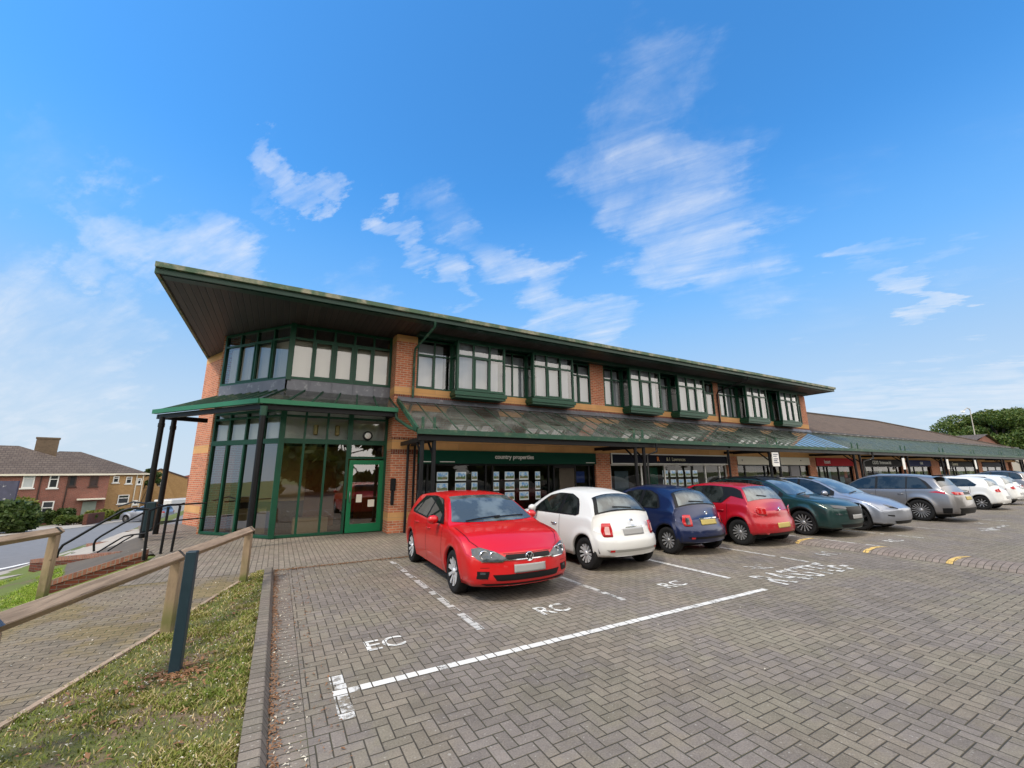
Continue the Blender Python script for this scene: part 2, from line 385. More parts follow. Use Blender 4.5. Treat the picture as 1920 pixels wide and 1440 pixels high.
M['timber'] = woodmat('weathered_timber', (.34, .255, .185), (-.255, -.967, 0))
M['wood_post'] = woodmat('mossy_timber_post', (.30, .225, .15), (0, 0, 1), green=1.0)
M['bollard'] = simple('navy_plastic', (.017, .036, .050), .42, var=.25, scale=5)
M['asphalt'] = simple('asphalt', (.17, .17, .175), .85, var=.25, scale=3, bmp=.005)
M['concrete'] = simple('pale_concrete', (.34, .31, .27), .85, var=.25, scale=3)
M['earth'] = simple('grass_ground', (.105, .135, .03), .95, var=.5, scale=.6, dirt=((.13, .095, .06), 1.5, .55, .7))
# ---------------------------------------------------------------- soffit boards
def soffitmat():
    m, t, p = pmat('dark_soffit_boards'); pos = node(t, 'ShaderNodeNewGeometry').outputs['Position']; x, y, z = sep(t, pos)
    u = x/.16; e = u.frac(); e = e.min(1.0-e); wn = node(t, 'ShaderNodeTexWhiteNoise', noise_dimensions='1D')
    t.links.new(u.floor().k, wn.inputs['W']); r = S(t, wn.outputs[0])
    n = noise(t, vec(t, x*3.0, y*.5, z), 5, 5, .6); big = noise(t, pos, .6, 4)
    k = (r-.5)*.5+(n-.5)*.8+(big-.5)*.9+1.0; j = e.step(.03, .1)
    col = mixc(t, 1.0, (.036, .027, .025), vec(t, k, k, k), 'MULTIPLY')
    setc(t, p, 'Base Color', mixc(t, j, (.015, .012, .012), col)); p.inputs['Roughness'].default_value = .55
    bump(t, p, j, .012); return m
M['soffit'] = soffitmat()

# ---------------------------------------------------------------- ground
YK0 = 9.64
EDGE = [(-3, -6.05), (4.6, -4.25), (8.9, -3.05), (YK0, -2.66), (11.5, -2.29), (12.7, -2.29), (14.2, -2.74), (17.2, -3.54), (20.5, -4.34)]
def interp_edge(y):
    if y <= -3: return -6.05+(y+3)*.236
    if y >= 20.5: return -4.34
    for (a, c), (e, g) in zip(EDGE, EDGE[1:]):
        if a <= y <= e: return c+(g-c)*(y-a)/(e-a)
def terr(x, y):
    b = interp_edge(y)
    d = max(0.0, b-x)
    z = -.06-min(d*.35, .8)-.040*max(0., y-14)*min(1, d/3)
    if x > b: z = -.06
    return z
def ground_sheet():
    xs = [-600, -300, -150, -90, -60]+[-50+i*1.0 for i in range(0, 45)]+[-5+.25*i for i in range(0, 12)]+[-2, 5, 30, 80, 200, 400, 900]
    ys = [-600, -200, -80, -40, -20]+[-10+i*1.0 for i in range(0, 90)]+[90, 110, 150, 250, 500, 900]
    b = MB(); n = len(xs)
    b.add([(x, y, terr(x, y)) for y in ys for x in xs], [(j*n+i, j*n+i+1, (j+1)*n+i+1, (j+1)*n+i) for j in range(len(ys)-1) for i in range(n-1)], smooth=True)
    o = b.build('ground', M['earth']); tag(o, kind='structure')
ground_sheet()
def sheet(name, pts, z, mat, **kw):
    o = MB().quad(*[(x, y, z) for x, y in pts]).build(name, mat); return tag(o, kind='structure', **kw)
YK = 9.64
M['pave'] = paving('herringbone_block_paving', 'herring', base=(.188, .165, .124), tint=(.176, .151, .131))
M['foot'] = paving('footway_block_paving', 'rowsY', base=(.195, .168, .134), moss=.5)
M['path'] = paving('path_block_paving', 'rowsX', base=(.185, .155, .112), moss=1.0, tint=(.19, .145, .075))
sheet('car_park_paving', [(.36, -60), (260, -60), (260, YK), (.36, YK)], 0, M['pave'])
sheet('car_park_channel', [(.12, -60), (.36, -60), (.36, YK), (.12, YK)], 0.0, paving('channel_block_paving', 'chan', base=(.18, .155, .125), moss=.9))
sheet('footway', [(-2.62, YK), (90, YK), (90, 20.5), (-4.3, 20.5), (-3.5, 17.2), (-2.7, 14.2), (-2.25, 12.7), (-2.25, 11.5)], 0.004, M['foot'])
def kerb_strip(name, x0, x1, y0, y1, h, mat):
    o = MB().box(x0, x1, y0, y1, -.05, h).build(name, mat); bv = o.modifiers.new('b', 'BEVEL'); bv.width = .008; bv.segments = 2
    return tag(o, kind='structure')
M['kerb'] = paving('kerb_blocks', 'stack', base=(.178, .155, .122), moss=.4)
b = MB(); b.add([(x, y, z) for y in (-12, YK-.02) for x, z in ((-.045, -.05), (-.045, .08), (.065, .08), (.075, .076), (.12, .0), (.12, -.05))], [(i, i+1, i+7, i+6) for i in range(5)]+[(6, 7, 8, 9, 10, 11)])
tag(b.build('kerb', M['kerb']), kind='structure')
kerb_strip('kerb', .12, 90, YK-.02, YK+.10, .018, M['kerb'])
# path between the two timber rails
PR = [(-.12, YK), (-.28, 9.25), (-.62, 8.12), (-1.10, 6.42), (-1.62, 4.72), (-3.5, -1.4)]
PL = [(-2.62, YK), (-2.85, 9.25), (-3.0, 8.9), (-3.5, 7.1), (-4.2, 4.6), (-5.6, -1.4)]
b = MB()
for i in range(5): b.quad((*PR[i+1], 0), (*PR[i], 0), (*PL[i], 0), (*PL[i+1], 0))
tag(b.build('path', M['path']), kind='structure')
b = MB()
for i in range(1, 5): b.bar((PR[i][0], PR[i][1], -.02), (PR[i+1][0], PR[i+1][1], -.02), .05, .11)
tag(b.build('path_edging', M['timber']), kind='structure')
# grass verge base
def soilmat():
    m, t, p = pmat('verge_soil'); pos = node(t, 'ShaderNodeNewGeometry').outputs['Position']
    a = noise(t, pos, 2.2, 6, .65); f = noise(t, pos, 38, 4, .7)
    c = mixc(t, a.step(.46, .62), (.125, .135, .035), (.19, .13, .085)); k = (f-.5)*1.2+1.0
    setc(t, p, 'Base Color', mixc(t, 1.0, c, vec(t, k, k, k), 'MULTIPLY')); p.inputs['Roughness'].default_value = .95
    bump(t, p, f+a, .03); return m
M['soil'] = soilmat()
sheet('verge_ground', [(-.046, YK-.02), (-.046, -6)]+[(-4.9, -6)]+[PR[5]]+[PR[4], PR[3], PR[2], PR[1]]+[(-.14, YK-.02)], .012, M['soil'])

# ---------------------------------------------------------------- paint on the ground
M['paint'] = paintmat('white_road_paint', wear=.36)
M['paint_w'] = paintmat('worn_white_road_paint', wear=.455, c=(.42, .41, .385)); M['paint_l0'] = paintmat('chipped_white_road_paint', wear=.43)
M['paint_y'] = paintmat('yellow_road_paint', (.56, .38, .12), wear=.40)
def mark(name, pts, mat, label, cat='road marking', group=None, z=.004):
    o = MB().quad(*[(x, y, z) for x, y in pts]).build(name, mat); return tag(o, label, cat, group)
def rect(x0, y0, x1, y1): return [(x0, y0), (x1, y0), (x1, y1), (x0, y1)]
mark('parking_line', rect(.70, 4.10, 6.82, 4.20), M['paint'], 'long solid white line across the ends of the nearest parking bays', group='white parking lines')
mark('parking_line', rect(.58, 3.70, .70, 4.48), M['paint_l0'], 'short thick white bar crossing the left tip of the long white line', group='white parking lines')
bl = [(2.27, 'faded white bay line beside the red hatchback, on its left'), (4.53, 'worn white bay line between the red hatchback and the white three-door car'),
      (6.98, 'thin white bay line between the white and the navy three-door cars'), (9.55, 'worn white bay line between the navy car and the red five-door car'),
      (12.95, 'worn white bay line beside the dark green car, by the block hump'), (15.45, 'pale bay line between the green car and the silver-blue car'),
      (18.1, 'pale bay line on the right of the silver-blue car'), (22.9, 'pale bay line beyond the grey estate car')]
for i, (x, lab) in enumerate(bl): mark('bay_line', rect(x-.05, 4.85, x+.05, 9.3), M['paint'] if i == 2 else M['paint_w'], lab, group='white bay lines')
def roadtext(s, x0, y0, hx, hy, mat, label, cat='road lettering', group='white letters painted in the bays'):
    o = text_mesh(s, 1.0, 'LEFT', 'BOTTOM', 0.0, .012, 'bay_letters', mat)
    o.location = (x0, y0, .008); o.scale = (hx/(.68*len(s)), hy/.72, 1); return tag(o, label, cat, group)
M['paint_l'] = paintmat('letter_paint', (.62, .61, .57), wear=.38)
roadtext('EC', .97, 4.80, .50, .28, M['paint_l'], 'white letters EC painted in the empty bay left of the red hatchback')
roadtext('RC', 3.16, 4.79, .50, .33, M['paint_l'], 'white letters RC painted in front of the red hatchback')
roadtext('RC', 5.55, 4.86, .52, .28, M['paint_l'], 'white letters RC painted behind the white three-door car')
roadtext('RC', 7.95, 4.80, .55, .36, M['paint_w'], 'worn white letters behind the navy three-door car')
roadtext('RC', 10.5, 4.80, .60, .36, M['paint_w'], 'worn white letters behind the red five-door car')
roadtext('RC', 13.9, 4.85, .6, .3, M['paint_l'], 'white letters painted in front of the dark green car')
roadtext('RC', 21.0, 4.85, .6, .3, M['paint_w'], 'faint white letters behind the grey estate car')
roadtext('RASSTEE-', 7.30, 3.92, 3.3, .66, paintmat('long_letter_paint', (.55, .54, .51), wear=.45), 'long row of worn white painted letters past the end of the white line', group='painted words on the car park')
mark('direction_arrow', [(18.6, 4.5), (19.4, 4.25), (19.4, 4.42), (21.2, 4.42), (21.2, 4.58), (19.4, 4.58), (19.4, 4.75)], M['paint_w'], 'white arrow painted on the ground beyond the block hump')
# raised block hump across the aisle with yellow bars
def hump():
    b = MB(); n = 14; L = [(7.5, .0), (7.1, .7), (6.6, 1), (-30, 1)]
    prof = [(i/n, math.sin(math.pi*i/n)**.5*.09) for i in range(n+1)]
    vs = [(11.62+(12.62-11.62)*p+(0.35 if y > 6.9 else 0)*(y-6.9), y, .004+h*k) for y, k in L for p, h in prof]
    b.add(vs, [(j*(n+1)+i, (j+1)*(n+1)+i, (j+1)*(n+1)+i+1, j*(n+1)+i+1) for j in range(3) for i in range(n)], smooth=True)
    o = b.build('speed_hump', paving('hump_blocks', 'stack', base=(.20, .168, .14)))
    tag(o, 'low rounded hump of blocks running across the car park aisle', 'speed hump')
    for y in (6.05, 4.62, 3.28, 1.8):
        vs = [(11.62+p, y+(dy_)+(.5-p)*.15, .010+h) for dy_ in (-.05, .05) for p, h in prof]
        q = MB().add(vs, [(i, i+1, i+n+2, i+n+1) for i in range(n)]).build('yellow_bar', M['paint_y'], o)
hump()

# ---------------------------------------------------------------- main building
HB = thing('shop_building', (3.1, 13.5, 0), 'long two-storey red brick shop building with green bay windows and a pointed overhanging roof', 'building')
WY, WT = 13.5, .28
G1 = 14.2                                             # plane of the entrance glazing
F2 = (-1.95, 16.58)                                   # far end of the oblique entrance glazing
def wallbox(b, x0, x1, z0, z1, y=WY, t=WT): b.box(x0, x1, y, y+t, z0, z1)
PIERS = [(3.10, 3.96), (11.50, 12.30), (20.28, 21.10), (28.30, 28.95)]
b = MB()
for x0, x1 in PIERS: wallbox(b, x0, x1, 0, 2.57)
wallbox(b, 3.10, 28.95, 2.89, 4.38)
b.box(3.10, 3.72, WY+WT, G1+.15, 0, 6.56)
UP = [(3.10, 3.81), (11.43, 12.17), (19.80, 20.20), (28.31, 28.95)]
for x0, x1 in UP: wallbox(b, x0, x1, 4.38, 6.45)
b.box(28.67, 28.95, WY+WT, 26, 0, 6.56)
# brick facet behind the entrance and the rear walls
bf0, bf1 = (-1.35, 16.75), (-2.98, 20.3)
d = Vector((bf1[0]-bf0[0], bf1[1]-bf0[1])).normalized(); nrm = Vector((-d.y, d.x))
b.prism([bf0, bf1, (bf1[0]-nrm.x*.3, bf1[1]-nrm.y*.3), (bf0[0]-nrm.x*.3, bf0[1]-nrm.y*.3)], 0, 6.56)
b.box(-2.98, -2.7, 20.45, 26, 0, 6.56); b.box(-2.98, 28.95, 26, 26.28, 0, 6.56)
b.box(-2.05, -1.30, 16.62, 16.9, 0, 6.5)
b.build('wall', M['brick'], HB)
# tan bands, 3 mm proud
P3 = .003
def strip(b, x0, x1, z0, z1, y=WY): b.box(x0, x1, y-P3, y+.05, z0, z1)
b = MB(); strip(b, 3.10-P3, 28.95, 2.575, 2.885)
BAYS = [(5.08, 6.98), (8.19, 10.13), (13.25, 15.20), (16.39, 18.36), (21.84, 23.78), (25.10, 27.05)]
xs = [3.10]+[v for x0, x1 in BAYS for v in (x0+.12, x1-.12)]+[28.95+P3]
for i in range(0, len(xs), 2): strip(b, xs[i], xs[i+1], 4.385, 4.63)
strip(b, 3.10, 3.81, 6.22, 6.45)
strip(b, 3.10, 3.96, .38, .62)
b.box(3.10-P3, 3.14, WY, G1, 2.575, 2.885); b.box(3.10-P3, 3.14, WY, G1, 4.385, 4.63); b.box(3.10-P3, 3.14, WY, G1, 6.22, 6.45); b.box(3.1-P3, 3.14, WY, G1, .38, .62)
for za, zb_ in ((.45, .72), (2.62, 2.90), (4.33, 4.62), (6.22, 6.56)):
    q = Vector((nrm.x, nrm.y))*P3
    b.prism([(bf0[0]+q.x, bf0[1]+q.y), (bf1[0]+q.x, bf1[1]+q.y), (bf1[0]-nrm.x*.05, bf1[1]-nrm.y*.05), (bf0[0]-nrm.x*.05, bf0[1]-nrm.y*.05)], za, zb_)
b.build('tan_brick_band', M['tan'], HB)
b = MB()
for x0, x1 in PIERS[:1]: strip(b, x0, x1, 2.42, 2.575); strip(b, x0, x1, 2.885, 2.96); strip(b, x0, x1, 4.31, 4.385)
strip(b, 3.96, 28.95, 2.885, 2.96); strip(b, 3.96, 28.95, 4.31, 4.385)
b.build('soldier_course', M['soldier'], HB)
# roof: fascia, soffit, covering
RX0, RX1, RY0 = -2.97, 28.92, 11.80
b = MB(); b.quad((RX0+.06, RY0+.06, 6.50), (RX0+.06, 20.4, 6.50), (RX1-.05, 20.4, 6.50), (RX1-.05, RY0+.06, 6.50)); b.build('soffit', M['soffit'], HB)
b = MB(); b.box(RX0+.05, RX1-.04, RY0+.05, 26.4, 6.52, 6.66)
b.add([(RX0+.05, RY0+.05, 6.66), (RX1-.04, RY0+.05, 6.66), (RX1-.04, 26.4, 6.66), (RX0+.05, 26.4, 6.66), (RX0+5, 18.5, 7.7), (RX1-5, 18.5, 7.7)],
      [(0,1,5,4), (2,3,4,5), (0,4,3), (1,2,5)]); b.build('roof', M['tiles2'], HB)
b = MB(); b.box(RX0, RX1, RY0, RY0+.05, 6.46, 6.62); b.build('fascia_board', M['greendk'], HB)
b = MB(); b.box(RX0-.01, RX1+.01, RY0-.09, RY0+.02, 6.59, 6.71); b.build('roof_gutter', M['fascia'], HB)
b = MB(); b.box(RX0-.03, RX0+.05, RY0+.05, 21.2, 6.47, 6.69); b.build('verge_board', simple('weathered_verge', (.22, .20, .13), .7, var=.35, scale=2, dirt=((.05, .12, .07), 3, .5, .62)), HB)
b = MB(); b.box(RX1-.04, RX1+.02, RY0+.05, 21.2, 6.47, 6.66); b.build('verge_board', M['fascia'], HB)
b = MB(); b.box(RX0+.10, RX1-.1, RY0+.14, RY0+.40, 6.47, 6.495); b.build('eaves_board', M['greendk'], HB)
b = MB(); b.box(3.74, 28.3, 13.0, 13.08, 6.36, 6.50); b.box(3.74, 28.3, 13.08, 13.50, 6.44, 6.49); b.build('bay_head_beam', M['greendk'], HB)
# window makers --------------------------------------------------------
def glazing(parent, name, p0, p1, z0, z1, mull, trans, fw=.055, fd=.09, mat='green', sash=(), glass='glass', sashw=.04, pp=None, ends=(True, True)):
    """frame with mullions and transoms between two plan points; the panes are one sub-part"""
    p0, p1 = Vector((*p0, 0)), Vector((*p1, 0)); u = (p1-p0); L = u.length; u = u/L; n = Vector((u.y, -u.x, 0))
    b = MB()
    def vbar(s, za, zb_, w, dpt=fd, off=0.0):
        c = p0+u*s+n*off; b.obox(((c-u*w/2)-n*dpt/2)[:2], (u*w)[:2], (n*dpt)[:2], za, zb_)
    def hbar(s0, s1, z, w, dpt=fd, off=0.0):
        c = p0+u*s0+n*off; b.obox((c-n*dpt/2)[:2], (u*(s1-s0))[:2], (n*dpt)[:2], z-w/2, z+w/2)
    for k, s in enumerate([fw/2]*ends[0]+[L-fw/2]*ends[1]): vbar(s, z0, z1, fw)
    hbar(0, L, z0+fw/2, fw, fd+.006); hbar(0, L, z1-fw/2, fw, fd+.006)
    for s in mull: vbar(s, z0+fw*.5, z1-fw*.5, fw*.85, fd*.94)
    for z in trans: hbar(fw*.5, L-fw*.5, z, fw*.85, fd*.88)
    e = [0]+list(mull)+[L]
    for k in sash:                                # opening sashes: a second frame just proud of the first
        s0, s1 = e[k]+fw*.4, e[k+1]-fw*.4; zt = trans[-1] if trans else z1
        for s in (s0+sashw/2, s1-sashw/2): vbar(s, z0+fw*.9, zt-fw*.35, sashw, fd*.5, fd*.42)
        hbar(s0, s1, z0+fw+sashw/2, sashw, fd*.48, fd*.42); hbar(s0, s1, zt-fw*.4-sashw/2, sashw, fd*.48, fd*.42)
    f = b.build(name, M[mat], parent)
    a, c = p0-n*.0, p1-n*.0
    g = MB().quad((a.x, a.y, z0+.01), (c.x, c.y, z0+.01), (c.x, c.y, z1-.01), (a.x, a.y, z1-.01)).build('pane', M[glass], pp or f)
    return f, g
def blinds(parent, p0, p1, z0, z1, back=.12, mat='blind', slat=.10, seed=0, gaps=(), amax=.42):
    p0, p1 = Vector((*p0, 0)), Vector((*p1, 0)); u = (p1-p0); L = u.length; u = u/L; n = Vector((u.y, -u.x, 0)); b = MB(); r = random.Random(seed)
    k = int(L/slat)
    for i in range(k):
        if any(g0 < i*slat < g1 for g0, g1 in gaps): continue
        a = r.uniform(.02 if amax < .2 else .10, amax); c = p0-n*back+u*(i+.5)*slat; h = (u*math.cos(a)+n*math.sin(a))*slat*.54
        b.quad((c-h)[:2]+(z0,), (c+h)[:2]+(z0,), (c+h)[:2]+(z1,), (c-h)[:2]+(z1,))
    return b.build('blind', M[mat], parent)
TRZ = 5.85
M['eblind'] = simple('cream_blind', (.62, .55, .44), .8, var=.10, scale=1.5)
SEC = [(3.81, 11.43), (12.17, 19.80), (20.20, 28.31)]
for si, (s0, s1) in enumerate(SEC):
    bays = [q for q in BAYS if s0 < q[0] < s1]
    segs = [(s0, bays[0][0]), (bays[0][1], bays[1][0]), (bays[1][1], s1)]
    for k, (a, c) in enumerate(segs):
        L = c-a
        if L < .25: continue
        if L > 1.6: mu = [L/2-.25, L/2+.32, ]
        else: mu = [L/2]
        f, g = glazing(HB, 'window', (a, WY+.06), (c, WY+.06), 4.63, 6.40, mu if L > .7 else [], [TRZ], sash=(0,) if k == 0 else ((len(mu),) if k == 2 else ()))
        blinds(f, (a, WY+.06), (c, WY+.06), 4.66, 6.3, .16, seed=si*9+k, gaps=[[(.95, 1.2)], [(0, .3)], [(.6, .8)]][(si+k) % 3], amax=.5)
for k, (a, c) in enumerate(BAYS):
    b = MB(); b.box(a-.06, c+.06, 12.97, WY-.002, 4.44, 4.58); b.box(a-.02, c+.02, 13.02, WY-.002, 4.36, 4.44); bw = b.build('bay_window', M['green'], HB)
    z0, z1, Y0 = 4.60, 6.38, 13.03
    f, g = glazing(bw, 'window_frame', (a, Y0), (c, Y0), z0, z1, [(c-a)/3, (c-a)*2/3], [TRZ], fw=.075, sash=(1,), pp=bw)
    glazing(bw, 'window_frame', (a+.03, WY+.02), (a+.03, Y0+.03), z0, z1, [], [TRZ], fw=.06, pp=bw)
    glazing(bw, 'window_frame', (c-.03, Y0+.03), (c-.03, WY+.02), z0, z1, [], [TRZ], fw=.06, pp=bw)
    blinds(bw, (a+.08, Y0), (c-.08, Y0), z0+.02, z1-.02, .16, seed=k+40, gaps=[[(1.5, 1.7)], [(.0, .12), (1.18, 1.32)], [(1.6, 1.9)], [], [(.55, .68)], [(0, .2)]][k], amax=[.3, .42, .2, .55, .35, .5][k])
# dark interior so nothing shines through
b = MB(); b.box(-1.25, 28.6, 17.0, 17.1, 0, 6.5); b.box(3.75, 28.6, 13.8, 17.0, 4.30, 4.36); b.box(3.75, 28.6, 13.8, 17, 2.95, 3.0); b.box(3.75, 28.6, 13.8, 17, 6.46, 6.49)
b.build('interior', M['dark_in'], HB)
b = MB()
for x in (11.9, 20.6): b.box(x-.05, x+.05, 13.8, 17, 0, 6.4)
b.build('party_wall', M['wall_in'], HB)

# ---- entrance glazing
ENT = [(1.92, G1), (3.10, G1)]
f2d = Vector((F2[0], F2[1]-G1)); f2L = f2d.length; f2d = f2d/f2L
g, _ = glazing(HB, 'entrance_window', (0, G1), (1.92, G1), 0.02, 2.80, [.61, 1.24], [], fw=.075, fd=.11, glass='glass_entry')
glazing(HB, 'entrance_window', F2, (0, G1), 0.02, 2.80, [f2L*k for k in (.25, .5, .75)], [], fw=.075, fd=.11, glass='glass_entry')
glazing(HB, 'entrance_window', (1.92, G1), (3.10, G1), 2.28, 2.80, [], [], fw=.075, fd=.11, glass='glass_entry')
glazing(HB, 'entrance_window', (0, G1), (3.10, G1), 4.70, 6.48, [.62, 1.24, 1.86, 2.48], [6.03], fw=.08, fd=.11, sash=(1, 2, 3), sashw=.06)
glazing(HB, 'entrance_window', F2, (0, G1), 4.70, 6.48, [f2L*k for k in (.25, .5, .75)], [6.05], fw=.07, fd=.11, sash=(1, 2))
for pA, pB, mu in (((0, G1), (1.92, G1), [.61, 1.24]), (F2, (0, G1), [f2L*k for k in (.25, .5, .75)]), ((1.92, G1), (3.10, G1), [])):
    glazing(HB, 'entrance_toplight', pA, pB, 2.80, 3.78, mu, [3.56], fw=.075, fd=.108, glass='glass')
for q in ((-.07, .07, G1-.10, G1+.05, .02, 3.80), (-.07, .07, G1-.10, G1+.05, 4.66, 6.5), (3.02, 3.10, G1-.07, G1+.05, 0.02, 3.8)): MB().box(*q).build('corner_post', M['green'], HB)
dr = MB(); x0, x1 = 1.96, 3.02
dr.box(x0, x0+.13, G1-.06, G1+.02, .03, 2.24); dr.box(x1-.13, x1, G1-.06, G1+.02, .03, 2.24); dr.box(x0, x1, G1-.062, G1+.022, .03, .28); dr.box(x0, x1, G1-.062, G1+.022, 2.10, 2.24)
door = dr.build('entrance_door', simple('bright_green_paint', (.008, .16, .065), .35, var=.12, scale=4), HB)
MB().quad((x0+.1, G1-.02, .2), (x1-.1, G1-.02, .2), (x1-.1, G1-.02, 2.15), (x0+.1, G1-.02, 2.15)).build('pane', M['glass_entry'], door)
b = MB(); b.tube([(x0+.07, G1-.07, .95), (x0+.07, G1-.13, .97), (x0+.07, G1-.13, 1.25), (x0+.07, G1-.07, 1.27)], .014); b.build('handle', M['steel'], door)
b = MB(); b.bar((x0+.14, G1+.06, 1.08), (x1-.14, G1+.06, 1.08), .04); b.build('push_bar', M['steel'], door)
b = MB(); b.box(x0+.28, x0+.45, G1-.035, G1-.030, .93, 1.17); b.box(x1-.42, x1-.22, G1-.035, G1-.03, .78, 1.0); b.build('notice', M['cream'], door)
# lead skirt under the upper entrance glazing
def off_line(p, d_, dist): n = Vector((d_.y, -d_.x)); return (p[0]+n.x*dist, p[1]+n.y*dist)
b = MB(); b.quad((3.10, G1-.06, 4.32), (0-.03, G1-.06, 4.32), (-.02, G1-.04, 4.70), (3.10, G1-.04, 4.70))
n2v = Vector((f2d.y, -f2d.x)); n2v = n2v if n2v.y < 0 else -n2v
a0 = (n2v.x*.06-.03, G1+n2v.y*.06); a1 = (F2[0]+n2v.x*.06, F2[1]+n2v.y*.06)
b.quad((a0[0], a0[1], 4.32), (a1[0], a1[1], 4.32), (a1[0], a1[1], 4.70), (a0[0], a0[1], 4.70))
for s in (.6, 1.25, 1.9, 2.55): b.box(s-.012, s+.012, G1-.08, G1-.05, 4.33, 4.68)
b.build('lead_skirt', M['lead'], HB)
# fixed interior of the entrance hall
b = MB(); b.box(-.12, 3.1, G1+.34, G1+.38, 2.82, 4.25); b.prism([(-.12, G1+.34), (-1.85, 16.62), (-1.7, 16.72), (.05, G1+.38)], 2.82, 4.25); b.box(-1.8, 3.1, 16.7, 16.9, 2.9, 4.25); b.build('bulkhead_wall', simple('white_bulkhead', (.86, .84, .76), .8, var=.05), HB)
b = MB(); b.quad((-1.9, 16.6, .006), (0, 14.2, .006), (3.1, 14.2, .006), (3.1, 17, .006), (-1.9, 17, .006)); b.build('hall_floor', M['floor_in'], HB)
b = MB(); b.box(2.6, 3.09, 15.2, 16.9, 0, 2.8); b.box(.9, 1.9, 16.7, 16.95, 0, 2.3); b.build('hall_joinery', M['wood_in'], HB)
b = MB(); b.box(-1.2, 3.05, 16.9, 16.96, .9, 2.8); b.build('hall_wall', simple('hall_wall', (.50, .42, .26), .8, var=.3, scale=1.2), HB)
b = MB(); b.box(.55, 1.55, 15.0, 15.5, 0, .45); b.box(-1.1, -.2, 15.6, 16.1, 0, .75); b.build('hall_bench', M['cream'], HB)
# blinds behind the upper glazing of the entrance
blinds(HB, (.05, G1), (3.05, G1), 4.74, 6.02, .14, 'eblind', seed=77, amax=.1); blinds(HB, (F2[0]+.08, F2[1]-.1), (-.05, G1+.05), 4.74, 6.0, .14, 'eblind', seed=78, amax=.1)
# wall lights seen through the high panes, and the round lamp by the door
for (sx_, sy_) in ((.92, G1+.29), (1.56, G1+.29)):
    b = MB(); b.box(sx_-.07, sx_+.07, sy_-.04, sy_+.04, 3.02, 3.36); o = b.build('wall_light', simple('brass_wall_light', (.42, .30, .12), .35, metal=.4), HB)
    o.modifiers.new('b', 'BEVEL').width = .03
for k in (.36, .58):
    c = Vector((0, G1))+f2d*f2L*k-n2v*.22; b = MB(); b.box(c.x-.06, c.x+.06, c.y-.05, c.y+.05, 3.02, 3.34); b.build('wall_light', simple('brass_wall_light', (.32, .24, .12), .35, metal=.4), HB)
def lathe(b, c, axis, prof, n=20, mi=0):
    """prof: (distance along axis, radius)"""
    a = Vector(axis).normalized(); t = a.orthogonal().normalized(); s_ = a.cross(t); c = Vector(c); vs = []
    for d_, r in prof: vs += [c+a*d_+(t*math.cos(q)+s_*math.sin(q))*r for q in [2*math.pi*i/n for i in range(n)]]
    return b.add(vs, [(i*n+j, i*n+(j+1) % n, (i+1)*n+(j+1) % n, (i+1)*n+j) for i in range(len(prof)-1) for j in range(n)], mi, True)
b = MB(); lathe(b, (2.45, G1-.05, 3.02), (0, -1, 0), [(0, 0), (0, .15), (.10, .15), (.12, .13), (.12, .10)]); lamp = b.build('bulkhead_lamp', M['black'], HB)
b = MB(); lathe(b, (2.45, G1-.05, 3.02), (0, -1, 0), [(.11, .11), (.15, .07), (.16, 0)]); b.build('diffuser', M['white'], lamp)
# intercom on the pier
b = MB(); b.box(3.12, 3.28, WY-.10, WY-.003, 1.28, 1.66); b.box(3.15, 3.25, WY-.07, WY-.003, .85, 1.28); o = b.build('intercom_box', M['black'], HB); o.modifiers.new('b', 'BEVEL').width = .02

# ---- downpipes
def pipe(pts, mat='greengut', r=.04, name='downpipe', parent=HB): return MB().tube(pts, r, 10).build(name, M[mat], parent)
pipe([(3.86, RY0+.03, 6.5), (3.86, RY0+.03, 6.30), (3.70, 13.35, 5.98), (3.70, 13.44, 5.8), (3.70, 13.44, 4.3)])
pipe([(20.2, RY0+.03, 6.5), (20.2, RY0+.03, 6.3), (20.0, 13.35, 5.98), (20.0, 13.44, 5.8), (20.0, 13.44, 4.3)], 'black')
pipe([(3.70, 13.42, 2.86), (3.62, 13.42, 2.7), (3.62, 13.42, 0)], 'black'); pipe([(3.84, 13.3, 2.9), (3.84, 13.42, 2.7), (3.84, 13.42, 0)], 'black')

# ---------------------------------------------------------------- shopfronts
def shopfront(parent, x0, x1, fascia, mull, door=None, ztop=2.57, zf=2.13, frame='black', stall=.35, cy=WY):
    """fascia: (z0, z1, material, text, colour material, size)"""
    b = MB(); b.box(x0, x1, cy+.10, cy+.17, stall-.05, stall) if stall > .1 else None
    b.box(x0, x1, cy+.08, cy+.18, zf-.06, zf+.0)
    for x in [x0+.03]+list(mull)+[x1-.03]: b.box(x-.035, x+.035, cy+.09, cy+.17, .0, zf-.06)
    if stall > .1: b.box(x0, x1, cy+.11, cy+.16, 0, stall-.05)
    if door: b.box(door[0], door[1], cy+.07, cy+.15, 1.98, 2.08); b.box(door[0], door[1], cy+.07, cy+.15, 0.01, .25)
    f = b.build('shop_window', M[frame], parent)
    MB().quad((x0, cy+.13, 0.01), (x1, cy+.13, .01), (x1, cy+.13, zf-.03), (x0, cy+.13, zf-.03)).build('pane', M['glass_shop'], f)
    s = MB().box(x0+.01, x1-.01, cy-.045, cy+.10, zf, ztop).build('sign_board', fascia[0], parent)
    return f, s
def signtext(s, x, z, size, mat, parent, y=WY-.05, sx=1.0, bold=.0): return text(s, size, (x, y, z), (math.pi/2, 0, 0), mat, parent, 'sign_lettering', sx=sx, bold=bold)
M['sgreen'] = simple('dark_green_sign', (.002, .050, .030), .5, var=.08, spec=.15)
M['snavy'] = simple('navy_sign', (.007, .009, .022), .6, var=.08, spec=.15)
M['sred'] = simple('red_sign', (.40, .006, .014), .6, var=.06, spec=.12)
M['sblack'] = simple('charcoal_sign', (.012, .013, .016), .6, var=.1, spec=.12)
